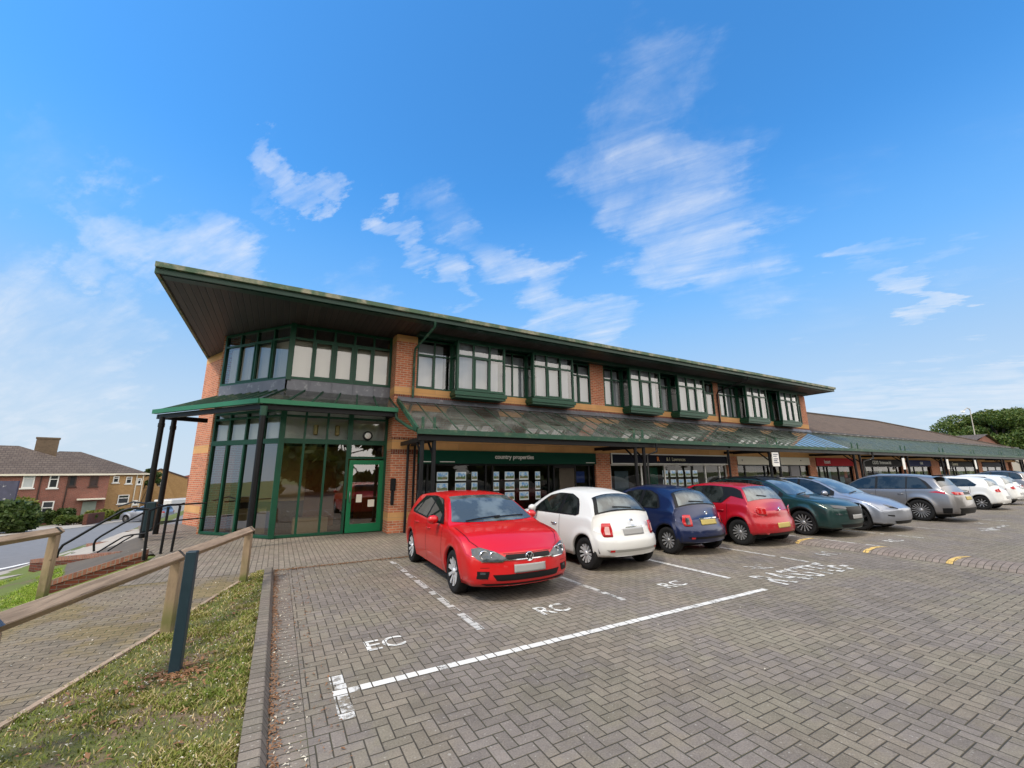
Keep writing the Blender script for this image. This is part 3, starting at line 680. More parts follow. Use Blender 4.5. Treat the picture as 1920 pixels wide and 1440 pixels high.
M['sblue'] = simple('blue_sign', (.012, .020, .10), .6, var=.08, spec=.12)
M['orange'] = simple('orange_letters', (.75, .22, .05), .4, var=.02)
M['gold'] = simple('pale_gold_letters', (.62, .58, .42), .4, var=.02)
M['steelgrey'] = simple('grey_door_frame', (.11, .105, .12), .4, var=.1)
f, s = shopfront(HB, 3.96, 11.50, (M['sgreen'],), [4.35, 6.5, 6.77, 9.2, 9.45, 10.5, 11.2], door=(9.45, 10.5), stall=.02)
signtext('country properties', 7.62, 2.375, .215, M['white'], s, bold=.005)
for (xa, xb) in ((4.02, 4.5), (4.72, 5.25), (10.95, 11.42)): MB().box(xa, xb, WY-.05, WY-.046, 2.175, 2.20).build('small_lettering', M['white'], s)
MB().box(9.72, 10.52, WY+.115, WY+.125, .05, 2.06).build('notice', M['dark_in'], f)
f2_, s2_ = shopfront(HB, 12.30, 20.28, (M['snavy'],), [12.36, 14.2, 15.7, 18.6, 19.7], ztop=2.60, zf=2.14, frame='white')
b = MB()
for z in (2.135, 2.555): b.box(12.31, 20.27, WY-.075, WY-.03, z, z+.05)
for x in (12.31, 20.22): b.box(x, x+.05, WY-.076, WY-.03, 2.185, 2.555)
b.build('sign_frame', M['white'], s2_)
signtext('R', 15.15, 2.37, .26, M['orange'], s2_, bold=.01); signtext('& I  Lawrences', 16.35, 2.37, .23, M['gold'], s2_, sx=.95)
f3, s3 = shopfront(HB, 21.10, 28.30, (M['cream'],), [21.9, 23.7, 25.3, 26.3, 27.4], ztop=2.58, zf=2.15)
signtext('8', 21.5, 2.37, .14, M['black'], s3); signtext('01', 27.3, 2.4, .12, M['black'], s3)
MB().box(26.2, 27.3, WY+.10, WY+.115, .2, 2.1).build('grey_shutter', M['steelgrey'], f3)
signtext('Beauty', 25.2, 1.78, .22, M['gold'], f3, y=WY+.09)

# property cards hung behind the glass of the first two shops
def cardmat(i):
    m, t, p = pmat('printed_card'); tcx = node(t, 'ShaderNodeTexCoord').outputs['Object']; x, y, z = sep(t, tcx)
    n = noise(t, vec(t, x+i*3.1, y, z), 9, 3); n2_ = noise(t, vec(t, x*1+i, y, z*3), 5, 2)
    sky_ = mixc(t, n.step(.4, .62), (.20, .42, .80), (.72, .78, .86)); lo = mixc(t, n2_.step(.42, .6), (.34, .22, .15), (.12, .20, .08))
    c = mixc(t, (z+n*.12-.06).step(-.03, .02), lo, sky_); c = mixc(t, (z*-1.0).step(.095, .11), c, (.78, .80, .84))
    ed = ((x.abs()).step(.175, .185)).max((z.abs()).step(.125, .135)); c = mixc(t, ed, c, (.8, .82, .86))
    setc(t, p, 'Base Color', c); p.inputs['Roughness'].default_value = .3
    setc(t, p, 'Emission Color', c); p.inputs['Emission Strength'].default_value = .22; return m
CM_ = [cardmat(i) for i in range(3)]
cardmesh = []
for i in range(3):
    me_o = MB().box(-.2, .2, -.005, .005, -.15, .15).build('property_card', CM_[i]); cardmesh.append(me_o.data); bpy.data.objects.remove(me_o)
def card(x, z, i, shop, row, w=1.0):
    o = bpy.data.objects.new('property_card', cardmesh[i % 3]); scn.collection.objects.link(o); o.location = (x, WY+.30, z); o.scale.x = w
    lab = 'lit picture card hung in the window of the %s shop, in its %s' % (shop, row)
    tag(o, lab, 'display card', 'lit picture cards in the %s shop window' % shop)
for r, z in enumerate((1.70, 1.33, .96)):
    rn = ('top row', 'second row', 'third row')[r]
    for k, (x, w) in enumerate(((4.95, 1), (5.62, 1), (6.15, .55), (7.02, .55), (7.58, 1), (8.20, 1), (8.82, .55))): card(x, z, k+r*2, 'dark green', rn, w)
for r, z in enumerate((1.72, 1.30)):
    for k in range(5): card(15.95+k*.53, z, k+r, 'navy-signed', ('upper row', 'lower row')[r], .85)

# ---------------------------------------------------------------- low wing beyond
LW = thing('low_shop_wing', (28.96, 13.5, 0), 'long single-storey brick shop wing with a brown tiled roof beyond the taller block', 'building')
b = MB(); PX = [(28.96, 29.1), (33.85, 35.3), (41.7, 42.6), (47.4, 49.3), (50.8, 51.3), (58.9, 60.4), (67.4, 69)]
for x0, x1 in PX: wallbox(b, x0, x1, 0, 2.57)
wallbox(b, 28.96, 72, 2.89, 4.2); b.box(28.96, 72, 20, 20.3, 0, 4.2); b.box(71.7, 72, 13.78, 20, 0, 4.2)
b.build('wall', M['brick'], LW)
b = MB(); b.box(28.96, 72, WY-P3, WY+.05, 2.575, 2.885); b.build('tan_brick_band', M['tan'], LW)
b = MB(); b.quad((28.96, 13.3, 4.12), (71.5, 13.3, 4.12), (51.3, 18, 6.57), (28.96, 18, 6.57)); b.quad((71.5, 13.3, 4.12), (71.5, 22.7, 4.12), (51.3, 18, 6.57))
b.quad((71.5, 22.7, 4.12), (28.96, 22.7, 4.12), (28.96, 18, 6.57), (51.3, 18, 6.57)); b.build('roof', M['tiles'], LW)
b = MB(); b.bar((28.96, 18, 6.60), (51.3, 18, 6.60), .22, .10); b.bar((51.3, 18, 6.6), (71.5, 13.3, 4.14), .22, .10); b.build('ridge_tiles', M['tiles2'], LW)
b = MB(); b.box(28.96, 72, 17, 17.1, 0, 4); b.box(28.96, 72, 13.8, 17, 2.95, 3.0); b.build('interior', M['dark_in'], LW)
shops = [(29.10, 33.85, 'sred', 'kount', 'white', 30.4, .32, [30.6, 32.0], 2.60), (35.3, 41.7, 'sblack', 'CEDES  Bettersons ltd', 'white', 38.2, .33, [37.0, 39.6], 2.58),
         (42.6, 47.4, 'sblue', 'KAR', 'white', 45.4, .3, [44.2, 46.0], 2.56), (49.3, 50.8, 'snavy', '', 'white', 50, .2, [], 2.5), (51.3, 58.9, 'sblack', 'Cameron', 'gold', 52.9, .38, [53.5, 56], 2.5),
         (60.4, 67.4, 'snavy', '', 'white', 64, .3, [62.5, 65], 2.5)]
for x0, x1, sm, tx, tm, txx, ts, mu, zt in shops:
    f, s = shopfront(LW, x0, x1, (M[sm],), mu, ztop=zt, zf=2.1)
    if tx: signtext(tx, txx, (2.1+zt)/2, ts, M[tm], s, bold=.004)
b = MB(); b.box(30.9, 31.4, WY+.3, WY+.32, .6, 1.9); b.box(32.4, 33.1, WY+.3, WY+.32, 1.0, 1.4); b.build('window_poster', simple('blue_poster', (.22, .42, .55), .5), LW)
for k, (x, z, w_, h_, c_) in enumerate(((30.1, 1.5, .5, .7, (.75, .75, .70)), (33.2, 1.6, .4, .5, (.70, .12, .10)), (36.0, 1.5, .8, .9, (.62, .60, .50)), (38.4, 1.4, .6, 1.0, (.35, .42, .48)), (40.6, 1.5, .9, .8, (.66, .60, .38)),
        (43.4, 1.5, .6, .9, (.70, .70, .72)), (45.3, 1.3, .5, .8, (.75, .65, .30)), (46.7, 1.6, .4, .6, (.25, .35, .60)), (52.3, 1.5, .8, .9, (.6, .6, .55)), (55.0, 1.4, .9, .7, (.4, .5, .62)), (57.7, 1.5, .7, .9, (.68, .66, .6)), (62, 1.4, 1., .9, (.5, .5, .5)))):
    MB().box(x-w_/2, x+w_/2, WY+.22, WY+.235, z-h_/2, z+h_/2).build('window_poster', simple('poster_%d' % k, c_, .5, var=.4, scale=5), LW)
for k, (x, z, w_, h_, c_) in enumerate(((10.85, 1.62, .42, .45, (.05, .10, .45)), (13.1, 1.2, .8, 1.3, (.16, .22, .30)), (14.9, 1.3, .9, 1.4, (.03, .16, .12)), (22.6, 1.3, 1.1, 1.0, (.25, .22, .12)), (24.6, 1.35, .8, .5, (.55, .5, .35)), (27.8, 1.5, .5, .9, (.5, .48, .42)))):
    MB().box(x-w_/2, x+w_/2, WY+.22, WY+.235, z-h_/2, z+h_/2).build('window_poster', simple('poster_b%d' % k, c_, .5, var=.4, scale=4), HB)
# small gabled house behind the wing
GH = thing('gabled_house', (94, 20, 0), 'small gabled house with a brown roof behind the far end of the shops', 'house')
ap = (94.1, 20, 6.9); b = MB(); b.add([(88, 20.2, 0), (101, 19.8, 0), (101, 19.8, 5.3), ap, (88, 20.2, 5.3)], [range(5)]); b.box(84, 101, 20.3, 30, 0, 4.6); b.build('wall', M['house_brick'], GH)
b = MB(); b.quad((101.6, 19.5, 5.0), (101.6, 30, 5.0), (94.1, 30, 7.1), (94.1, 19.6, 7.1)); b.quad((82, 19.6, 4.9), (94.1, 19.6, 7.1), (94.1, 30, 7.1), (82, 30, 4.9)); b.build('roof', M['tiles2'], GH)
BR = thing('end_building', (108, 13, 0), 'pale gable end of a low building at the far right end of the canopy', 'house')
p0 = at_y(1908, 852, 22); b = MB(); b.add([(p0[0], 22, 0), (p0[0]+25, 22, 0), (p0[0]+25, 22, 4.2), (p0[0]+12, 22, 6.0), (p0[0], 22, 4.2)], [range(5)]); b.box(p0[0]+.1, p0[0]+25, 22.1, 30, 0, 4.2); b.build('wall', simple('render_wall', (.42, .36, .30), .8), BR)

# ---------------------------------------------------------------- long glazed canopy
CN = thing('glazed_canopy', (3.2, 11.07, 0), 'long glazed green canopy on black posts along the whole shopping parade', 'canopy')
CX0, CX1 = 3.21, 74.0; GY, GZ, TY, TZ = 11.05, 2.98, 13.46, 4.17
b = MB(); b.box(CX0, CX1, GY-.08, GY+.05, 2.86, 3.00); b.build('gutter', M['greengut'], CN)
b = MB(); b.box(CX0+.05, CX1, GY+.06, GY+.20, 2.70, 2.86); b.build('front_beam', M['black'], CN)
b = MB(); n = int((CX1-CX0)/.62)
for i in range(1, n): x = CX0+i*.62; b.bar((x, GY, GZ+.004), (x, TY, TZ+.004), .032, .024)
b.build('glazing_bars', simple('canopy_bars', (.030, .062, .042), .5, var=.3), CN)
for i in range(46):
    x = 29.2+i*.93; MB().box(x, x+.30, TY-.13, TY-.02, 4.155, 4.20).build('glazing_clip', M['white'], CN)
b = MB(); b.bar((CX0, GY, GZ), (CX0, TY, TZ), .06, .14); b.build('end_rafter', M['greengut'], CN)
for i in range(int((28.9-CX0)/2.48)+0):
    MB().quad(*[(CX0+i*2.48+.002, GY, GZ), (CX0+(i+1)*2.48-.002, GY, GZ), (CX0+(i+1)*2.48-.002, TY, TZ), (CX0+i*2.48+.002, TY, TZ)]).build('glass_panel', M['glass_roof'], CN)
xl = CX0+int((28.9-CX0)/2.48)*2.48
M['glass_roof2'] = glassmat('grimy_canopy_glass', (.30, .34, .33), refl=.9, film=((.105, .125, .105), .10, .75, 2.0, .92))
for i in range(18): MB().quad(*[(xl+i*2.62+.002, GY, GZ), (min(CX1, xl+(i+1)*2.62-.002), GY, GZ), (min(CX1, xl+(i+1)*2.62-.002), TY, TZ), (xl+i*2.62+.002, TY, TZ)]).build('glass_panel', M['glass_roof2'], CN)
b = MB(); b.quad((CX0, TY-.12, 4.13), (28.95, TY-.12, 4.13), (28.95, WY-.006, 4.31), (CX0, WY-.006, 4.31)); b.quad((28.95, TY-.12, 4.13), (CX1, TY-.12, 4.13), (CX1, WY-.19, 4.24), (28.95, WY-.19, 4.24))
for i in range(28): b.box(CX0+i*.93, CX0+i*.93+.03, TY-.10, WY-.01, 4.17, 4.20)
b.build('lead_flashing', M['lead'], CN)
POSTS = [3.40, 3.74, 11.45, 11.88, 20.05, 20.80, 28.35, 29.05, 34.9, 35.6, 41.5, 42.2, 48.2, 48.9, 55.5, 56.2, 61.5, 62.2]
for x in POSTS:
    b = MB(); b.tube([(x, 11.2, 0), (x, 11.2, 2.72)], .062, 12); b.tube([(x, 11.2, 0.0), (x, 11.2, .05)], .10, 12); b.build('post', M['black'], CN)
    b = MB(); b.bar((x, 11.2, 2.98), (x, 11.2, 3.36), .07, .05); b.build('stub_post', M['greengut'], CN)
for x in POSTS: MB().bar((x, 11.2, 2.74), (x, 13.45, 2.74), .06, .12).build('tie_beam', M['black'], CN); MB().bar((x, 11.25, 2.3), (x, 11.7, 2.68), .05, .05).build('brace', M['black'], CN)
MB().tube([(16.95, 11.1, 2.86), (16.95, 11.2, 2.7), (16.95, 11.2, 0)], .05).build('downpipe', M['black'], CN)
MB().tube([(12.35, 11.0, 2.86), (12.35, 11.0, 2.55), (12.0, 11.15, 2.42), (12.0, 11.15, 0)], .04).build('downpipe', M['black'], CN)
MB().tube([(30.2, 11.0, 2.86), (30.2, 11.0, 2.5), (29.25, 11.15, 2.3), (29.25, 11.15, 0)], .05).build('downpipe', M['black'], CN)
# signs and tubes fixed to the posts
b = MB(); xa = at_y(1447, 860, 11.1)[0]; xb = at_y(1459, 860, 11.1)[0]; b.box(xa, xb, 11.06, 11.09, 2.02, 2.66); o = b.build('notice_board', M['white'])
tag(o, 'white rectangular notice fixed to canopy posts in front of the cream-signed shop', 'sign', 'white notices on canopy posts')
for k, z in enumerate((2.57, 2.48, 2.36, 2.28, 2.20)): MB().box(xa+.08, xb-.08-.1*(k % 2), 11.052, 11.058, z-.015, z+.015).build('notice_lettering', M['sblue'], o)
for pxn, lab in ((1692, 'narrow white notice on a canopy post left of the blue-signed shop'), (1774, 'small white notice on a canopy post right of the blue-signed shop'), (1826, 'tall white notice on a post near the far end of the canopy')):
    x = at_y(pxn, 860, 11.1)[0]; o = MB().box(x-.17, x+.17, 11.06, 11.09, 1.85, 2.55).build('notice_board', M['white']); tag(o, lab, 'sign', 'white notices on canopy posts')

# ---------------------------------------------------------------- entrance canopy
EC = thing('entrance_canopy', (-.62, 12.9, 0), 'angled green glazed canopy wrapping round the entrance corner of the building', 'canopy')
TE = [(3.08, 14.13, 4.34), (-.03, 14.13, 4.36), (-2.0, 16.5, 4.36), (-2.45, 17.35, 4.33)]
GE = [(3.12, 12.98, 3.78), (-.62, 12.90, 3.78), (-3.60, 16.72, 3.78), (-3.60, 16.72, 3.78)]
b = MB()
for i in range(3):
    if i == 2: b.quad(GE[2], TE[2], TE[3])
    else: b.quad(GE[i+1], GE[i], TE[i], TE[i+1])
b.build('glass_panel', M['glass_roof'], EC)
b = MB(); lerp = lambda p, q, t_: tuple(p[k]+(q[k]-p[k])*t_ for k in range(3))
for i, nb in ((0, 6), (1, 8)):
    for j in range(nb+1):
        t_ = j/nb; b.bar(lerp(GE[i], GE[i+1], t_), lerp(TE[i], TE[i+1], t_), .04, .06)
b.bar(GE[2], TE[3], .06, .08); b.build('glazing_bars', M['greengut'], EC)
def gut(b, p, q, w, z0, z1): b.bar((p[0], p[1], (z0+z1)/2), (q[0], q[1], (z0+z1)/2), w, z1-z0)
b = MB(); gut(b, GE[0], GE[1], .11, 3.70, 3.83); gut(b, GE[1], GE[2], .11, 3.701, 3.831); b.build('gutter', simple('green_gutter', (.022, .145, .075), .42, var=.15, scale=3), EC)
b = MB(); gut(b, (3.1, 13.1), (-.55, 13.03), .12, 3.56, 3.70); gut(b, (-.55, 13.03), (-3.45, 16.8), .12, 3.561, 3.701); gut(b, (-3.52, 16.8), (-2.3, 17.4), .12, 3.56, 3.7)
gut(b, (3.06, 13.0), (3.06, 14.1), .1, 3.6, 3.74); b.build('front_beam', M['black'], EC)
MB().tube([(-.50, 12.87, 0), (-.50, 12.87, 3.58)], .075, 14).build('post', M['black'], EC)
MB().tube([(-.50, 12.87, 3.36), (-.50, 12.87, 3.62)], .09, 14).build('post_head', M['greengut'], EC)
for pxt, pyt, zb_, Yp in ((304.7, 785, 0.0, 16.55), (326, 793, 0.0, 17.35)):
    q = at_y(pxt, pyt, Yp); MB().tube([(q[0], Yp, zb_), (q[0], Yp, 3.60)], .075, 14).build('post', M['black'], EC)
    MB().tube([(q[0], Yp, 3.28), (q[0], Yp, 3.40)], .088, 14).build('post_collar', M['black'], EC)
b = MB(); b.tube([(3.08, 13.02, 3.72), (3.10, 13.02, 3.5), (3.3, 12.2, 3.15), (3.35, 11.3, 2.95)], .05); b.build('downpipe', M['greengut'], EC)
# ---------------------------------------------------------------- timber rails and bollard
def timber_fence(name, posts, z_rail, label, ext=None):
    t = thing(name, (posts[0][0], posts[0][1], 0), label, 'fence', 'low timber rails beside the path')
    d = (Vector(posts[0])-Vector(posts[1])).normalized(); a = math.atan2(d.y, d.x)
    for x, y in posts:
        o = MB().prism([(x+math.cos(a+q)*.074, y+math.sin(a+q)*.074) for q in (math.pi/4, 3*math.pi/4, 5*math.pi/4, 7*math.pi/4)], -.1, z_rail-.07).build('post', M['wood_post'], t)
        o.modifiers.new('b', 'BEVEL').width = .006
    for i in range(len(posts)-1):
        p, q = posts[i], posts[i+1]
        dd = Vector(q)-Vector(p); dd.normalize(); e = .09 if i == 0 else 0.0
        if i > 0: p = (p[0]+dd.x*.004, p[1]+dd.y*.004)
        a3 = Vector((p[0]-dd.x*e, p[1]-dd.y*e, z_rail-.02)); b3 = Vector((q[0], q[1], z_rail-.02)); d3 = (b3-a3).normalized()
        rgt = d3.cross(Vector((0, 0, 1))).normalized()
        vs = []                                       # square rail laid with one arris upward
        for pt in (a3, b3):
            vs += [pt+Vector((0, 0, .074)), pt+rgt*.074+Vector((0, 0, 0)), pt+Vector((0, 0, -.070)), pt-rgt*.074]
        o = MB().add(vs, [(0,1,2,3), (7,6,5,4), (0,4,5,1), (1,5,6,2), (2,6,7,3), (3,7,4,0)]).build('rail', M['timber'], t); o.modifiers.new('b', 'BEVEL').width = .007
        for pt, sg in ((a3, 1),):                     # galvanised strap over the joint
            c = pt+d3*(e+.0); vs = [c+d3*k+w for k in (-.025, .025) for w in (Vector((0, 0, .078)), rgt*.078, -rgt*.078)]
            MB().add(vs, [(0, 1, 4, 3), (2, 0, 3, 5)]).build('strap', M['steel'], t)
    return t
timber_fence('timber_rail', [(-.34, 8.90), (-.95, 6.58), (-1.56, 4.26), (-2.17, 1.94)], .86, 'long timber knee rail on three posts between the block path and the grass verge')
timber_fence('timber_rail', [(-3.08, 9.82), (-3.72, 7.45), (-4.36, 5.1), (-5.0, 2.7)], .93, 'timber knee rail at the far side of the path by the road')
o = MB().obox((-.705, 5.23), (.088, -.012), (.012, .088), -.05, 1.075).build('bollard', M['bollard']); tag(o, 'square dark navy bollard standing in the grass in front of the timber rail', 'bollard')
o.modifiers.new('b', 'BEVEL').width = .008

# ---------------------------------------------------------------- grass on the verge
def in_poly(x, y, P):
    c = np.zeros(len(x), bool); n = len(P)
    for i in range(n):
        x0, y0 = P[i]; x1, y1 = P[(i+1) % n]
        k = ((y0 > y) != (y1 > y)) & (x < (x1-x0)*(y-y0)/((y1-y0) or 1e-9)+x0); c ^= k
    return c
def vnoise(x, y, s, seed):
    r = np.random.default_rng(seed); G = r.random((64, 64)); X, Y = x*s+50, y*s+50
    i, j = np.floor(X).astype(int), np.floor(Y).astype(int); fx, fy = X-i, Y-j; fx = fx*fx*(3-2*fx); fy = fy*fy*(3-2*fy)
    g = lambda a, b_: G[a % 64, b_ % 64]
    return (g(i, j)*(1-fx)+g(i+1, j)*fx)*(1-fy)+(g(i, j+1)*(1-fx)+g(i+1, j+1)*fx)*fy
def mesh_np(name, V, F, mat):
    me = bpy.data.meshes.new(name); n, k = F.shape
    me.vertices.add(len(V)); me.vertices.foreach_set('co', V.astype(np.float32).ravel())
    me.loops.add(n*k); me.loops.foreach_set('vertex_index', F.astype(np.int32).ravel())
    me.polygons.add(n); me.polygons.foreach_set('loop_start', np.arange(0, n*k, k, dtype=np.int32)); me.update(calc_edges=True)
    me.materials.append(mat); o = bpy.data.objects.new(name, me); scn.collection.objects.link(o); return o
def grassmat(name, cols):
    m, t, p = pmat(name); g = node(t, 'ShaderNodeNewGeometry'); pos = g.outputs['Position']; r = S(t, g.outputs['Random Per Island'])
    patch = noise(t, pos, 1.7, 4, .6)
    a = mixc(t, (patch-.5)*2.2+(r-.5)*.9+.5, cols[0], cols[1]); a = mixc(t, (r+patch*.5).gt(1.02), a, cols[2])
    setc(t, p, 'Base Color', a); p.inputs['Roughness'].default_value = .6; p.inputs['Specular IOR Level'].default_value = .25
    setc(t, p, 'Subsurface Weight', 0.0); return m
M['blades'] = grassmat('grass_blades', ((.115, .165, .022), (.26, .235, .055), (.44, .35, .18)))
VP = [(-.05, YK-.02), (-.05, 2.6), (-2.75, 2.6), (-2.35, 2.9), (-1.62, 4.72), (-1.10, 6.42), (-.62, 8.12), (-.28, 9.25), (-.14, YK-.02)]
def blades(name, poly, n, hgt, z, dens_seed, mat, zf=None, wid=.0035):
    xs = [p[0] for p in poly]; ys = [p[1] for p in poly]
    x = RNG.uniform(min(xs), max(xs), n*3); y = RNG.uniform(min(ys), max(ys), n*3); k = in_poly(x, y, poly); x, y = x[k], y[k]
    d = vnoise(x, y, 2.2, dens_seed)*.6+vnoise(x, y, 6.5, dens_seed+1)*.4; k = RNG.random(len(x)) < np.clip((d-.42)*4.6, .10, 1); x, y, d = x[k][:n], y[k][:n], d[k][:n]
    n = len(x); a = RNG.uniform(0, 6.283, n); h = hgt*RNG.uniform(.4, 1.25, n)*(.6+d); w = wid*RNG.uniform(.7, 1.7, n); lean = RNG.uniform(.2, 1.5, n)*h; b_ = RNG.uniform(0, 6.283, n)
    zz0 = np.full(n, z) if zf is None else np.array([zf(p, q) for p, q in zip(x, y)])+z
    dxv, dyv = np.cos(a)*w, np.sin(a)*w; lx, ly = np.cos(b_)*lean, np.sin(b_)*lean
    V = np.stack([np.stack([x-dxv, y-dyv, zz0], 1), np.stack([x+dxv, y+dyv, zz0], 1), np.stack([x+lx*.45+dxv*.7, y+ly*.45+dyv*.7, zz0+h*.65], 1), np.stack([x+lx*.45-dxv*.7, y+ly*.45-dyv*.7, zz0+h*.65], 1), np.stack([x+lx, y+ly, zz0+h*.9], 1)], 1).reshape(-1, 3)
    i = np.arange(n)*5; F = np.concatenate([np.stack([i, i+1, i+2], 1), np.stack([i, i+2, i+3], 1), np.stack([i+3, i+2, i+4], 1)])
    return mesh_np(name, V, F, mat)
tag(blades('grass', VP, 115000, .034, .010, 5, M['blades']), 'tufty green and straw-coloured grass on the verge beside the path', 'grass', kind='stuff')
GP = [(-3.9, 12.4), (-3.5, 9.4), (-4.2, 7.0), (-4.9, 4.4), (-9.5, 6.5), (-7.5, 12.5), (-6.5, 16.0)]
M['lawn'] = grassmat('bright_grass_blades', ((.16, .28, .02), (.26, .36, .04), (.34, .38, .09)))
# fallen petals, leaves and twigs
def litter(name, pts, size, mat, label):
    n = len(pts); P = np.array(pts); a = RNG.uniform(0, 6.283, n); s = size*RNG.uniform(.4, 1.3, n); e = RNG.uniform(.15, .6, n); t = RNG.uniform(-.3, .3, n)
    c, s_ = np.cos(a)*s, np.sin(a)*s; V = []
    for u, w in ((-1, 0), (0, -1), (1, 0), (0, 1)): V.append(np.stack([P[:, 0]+u*c-w*s_*e, P[:, 1]+u*s_+w*c*e, P[:, 2]+.004+abs(w)*.006+u*t*s], 1))
    V = np.stack(V, 1).reshape(-1, 3); i = np.arange(n)*4; return tag(mesh_np(name, V, np.stack([i, i+1, i+2, i+3], 1), mat), label, 'litter', kind='stuff')
def rp(n, poly, z):
    xs = [p[0] for p in poly]; ys = [p[1] for p in poly]; x = RNG.uniform(min(xs), max(xs), n*3); y = RNG.uniform(min(ys), max(ys), n*3); k = in_poly(x, y, poly)
    return [(p, q, z) for p, q in zip(x[k][:n], y[k][:n])]
M['petal'] = simple('dry_petals', (.62, .56, .44), .8, var=.3, scale=30); M['leaf'] = simple('brown_leaves', (.23, .115, .055), .8, var=.5, scale=30)
litter('petals', rp(900, VP, .035), .012, M['petal'], 'pale petals scattered through the verge grass')
litter('petals', rp(260, rect(.12, 2.0, .34, YK), .004)+rp(60, rect(.3, 1, 6, 9), .004)+rp(120, [PR[4], PR[1], PL[2], PL[4]], .004), .014, M['petal'], 'pale petals and blossom lying along the kerb')
ks = [(RNG.normal(.14, .028), RNG.uniform(1.6, YK), .004+RNG.random()*.012) for _ in range(1700)]+[(RNG.uniform(.1, 3.4), RNG.normal(YK-.07, .04), .006+RNG.random()*.01) for _ in range(1100)]+rp(380, rect(.2, 1.8, .6, YK), .004)
litter('fallen_leaves', [k for k in ks if k[0] > .11], .017, M['leaf'], 'brown leaf litter gathered in the gutter along the kerb')
litter('fallen_leaves', rp(350, VP, .03)+[(-.66+RNG.normal(0, .13), 5.2+RNG.normal(0, .12), .03) for _ in range(260)], .03, M['leaf'], 'dry brown stalks and leaves around the foot of the bollard')

# ---------------------------------------------------------------- steps, brick ramps walls and handrails
M['coping'] = brickmat('brick_coping', (.27, .12, .08), (.20, .085, .06), (.22, .17, .14), bw=.225, rh=.075, vert=True)
def pz(px, py, z): q = at_z(px, py, z); return (q[0], q[1], z)
def capwall(pL, pR, depth, label, group='brick flank walls of the steps', wid=.24, below=1.1):
    a, c = Vector(pL), Vector(pR); d = (c-a); d.z = 0; d.normalize(); n = Vector((d.y, -d.x, 0)); n = n if n.y < 0 else -n; back = -n*wid
    v = [a, c, c+back, a+back]; top = [Vector(p) for p in v]; bot = [Vector((p.x, p.y, p.z-below)) for p in v]
    cap0 = [p+Vector((0, 0, -.11)) for p in top]
    o = MB().add(cap0+bot, [(3,2,1,0), (4,5,6,7), (0,1,5,4), (1,2,6,5), (2,3,7,6), (3,0,4,7)][0:6]).build('retaining_wall', M['darkbrick']); tag(o, label, 'wall', group)
    MB().add([p+n*.012 for p in top[:2]]+top[2:]+[p+n*.012 for p in cap0[:2]]+cap0[2:], [(0,1,2,3), (7,6,5,4), (0,4,5,1), (1,5,6,2), (2,6,7,3), (3,7,4,0)]).build('coping', M['coping'], o); return o
capwall(pz(95, 1088, -.34), pz(272, 1032, .14), .3, 'nearest red brick flank wall with an upright brick coping, below the handrail')
capwall(pz(58, 1049, -.62), pz(226, 1034, -.18), .3, 'long low dark brick wall just behind the nearest flank wall', below=1.0)
capwall(pz(163, 1019, -.46), pz(272, 1008, -.10), .3, 'short low brick wall behind the lower handrail')
capwall(pz(228, 1002, -.30), pz(311, 998, .02), .3, 'short brick wall highest up the steps beside the railing', below=.8)
b = MB(); s0 = Vector(pz(292, 1034, -.03)); s5 = Vector(pz(150, 1050, -.62)); dd = (s5-s0); dd.z = 0; L_ = dd.length/6; dd.normalize(); pn = Vector((-dd.y, dd.x)); pn = pn if pn.y > 0 else -pn
for i in range(6): q = s0+dd*L_*i; b.obox((q.x, q.y), (dd.x*(L_+.02), dd.y*(L_+.02)), (pn.x*1.1, pn.y*1.1), -1.4, -.03-.115*i)
tag(b.build('steps', M['concrete']), 'concrete steps going down from the pavement between the brick walls', 'steps')
def rail_px(b, pts, Y0, r=.022, dY=0.0):
    P = [at_y(x, y, Y0+dY*i) for i, (x, y) in enumerate(pts)]; b.tube(P, r, 8); return P
hr = thing('handrail', at_z(270, 1048, 0), 'black tubular handrail sloping down beside the nearest brick flank wall', 'handrail', 'black handrails of the steps')
b = MB(); rail_px(b, [(106, 1046), (109, 1034), (118, 1022), (134, 1013), (180, 986), (230, 958), (242, 954), (256, 953), (280, 955)], 12.75, .026); b.build('top_rail', M['black'], hr)
b = MB(); rail_px(b, [(176, 1034), (176, 1020), (180, 1012), (190, 1005), (230, 982), (270, 961)], 12.95, .022); b.build('lower_rail', M['black'], hr)
b = MB(); rail_px(b, [(269, 1050), (281, 956)], 12.6, .03); b.build('post', M['black'], hr)
hr = thing('handrail', at_z(250, 1020, -.2), 'second pair of thin handrails low between the brick walls of the steps', 'handrail', 'black handrails of the steps')
b = MB(); rail_px(b, [(182, 1036), (215, 1016), (232, 1006), (245, 1003), (272, 1000), (285, 990)], 14.6, .020); b.build('top_rail', M['black'], hr)
b = MB(); rail_px(b, [(202, 1033), (232, 1014), (250, 1004)], 14.7, .018); b.build('lower_rail', M['black'], hr)
rl = thing('railing', at_z(330, 1035, 0), 'black railing of posts and two rails running from the steps to the brick wall', 'railing')
b = MB(); rail_px(b, [(283, 957), (298, 951), (314, 947), (338, 946), (345, 944)], 13.6, .026, .15); rail_px(b, [(338, 946), (386, 943)], 14.3, .022, 1.7); rail_px(b, [(306, 948), (250, 941), (222, 950)], 15.8, .020, .6); b.build('top_rail', M['black'], rl)
b = MB(); rail_px(b, [(300, 979), (330, 976), (382, 971)], 15.2, .02, .4); rail_px(b, [(290, 984), (330, 977)], 15.0, .015, .1); b.build('lower_rail', M['black'], rl)
for (x0, y0, x1, y1, Y) in ((318, 1050, 338, 948, 13.2), (299, 1048, 316, 950, 13.0), (288, 1000, 298, 952, 14.6)):
    b = MB(); rail_px(b, [(x0, y0), (x1, y1)], Y, .028); b.build('post', M['black'], rl)
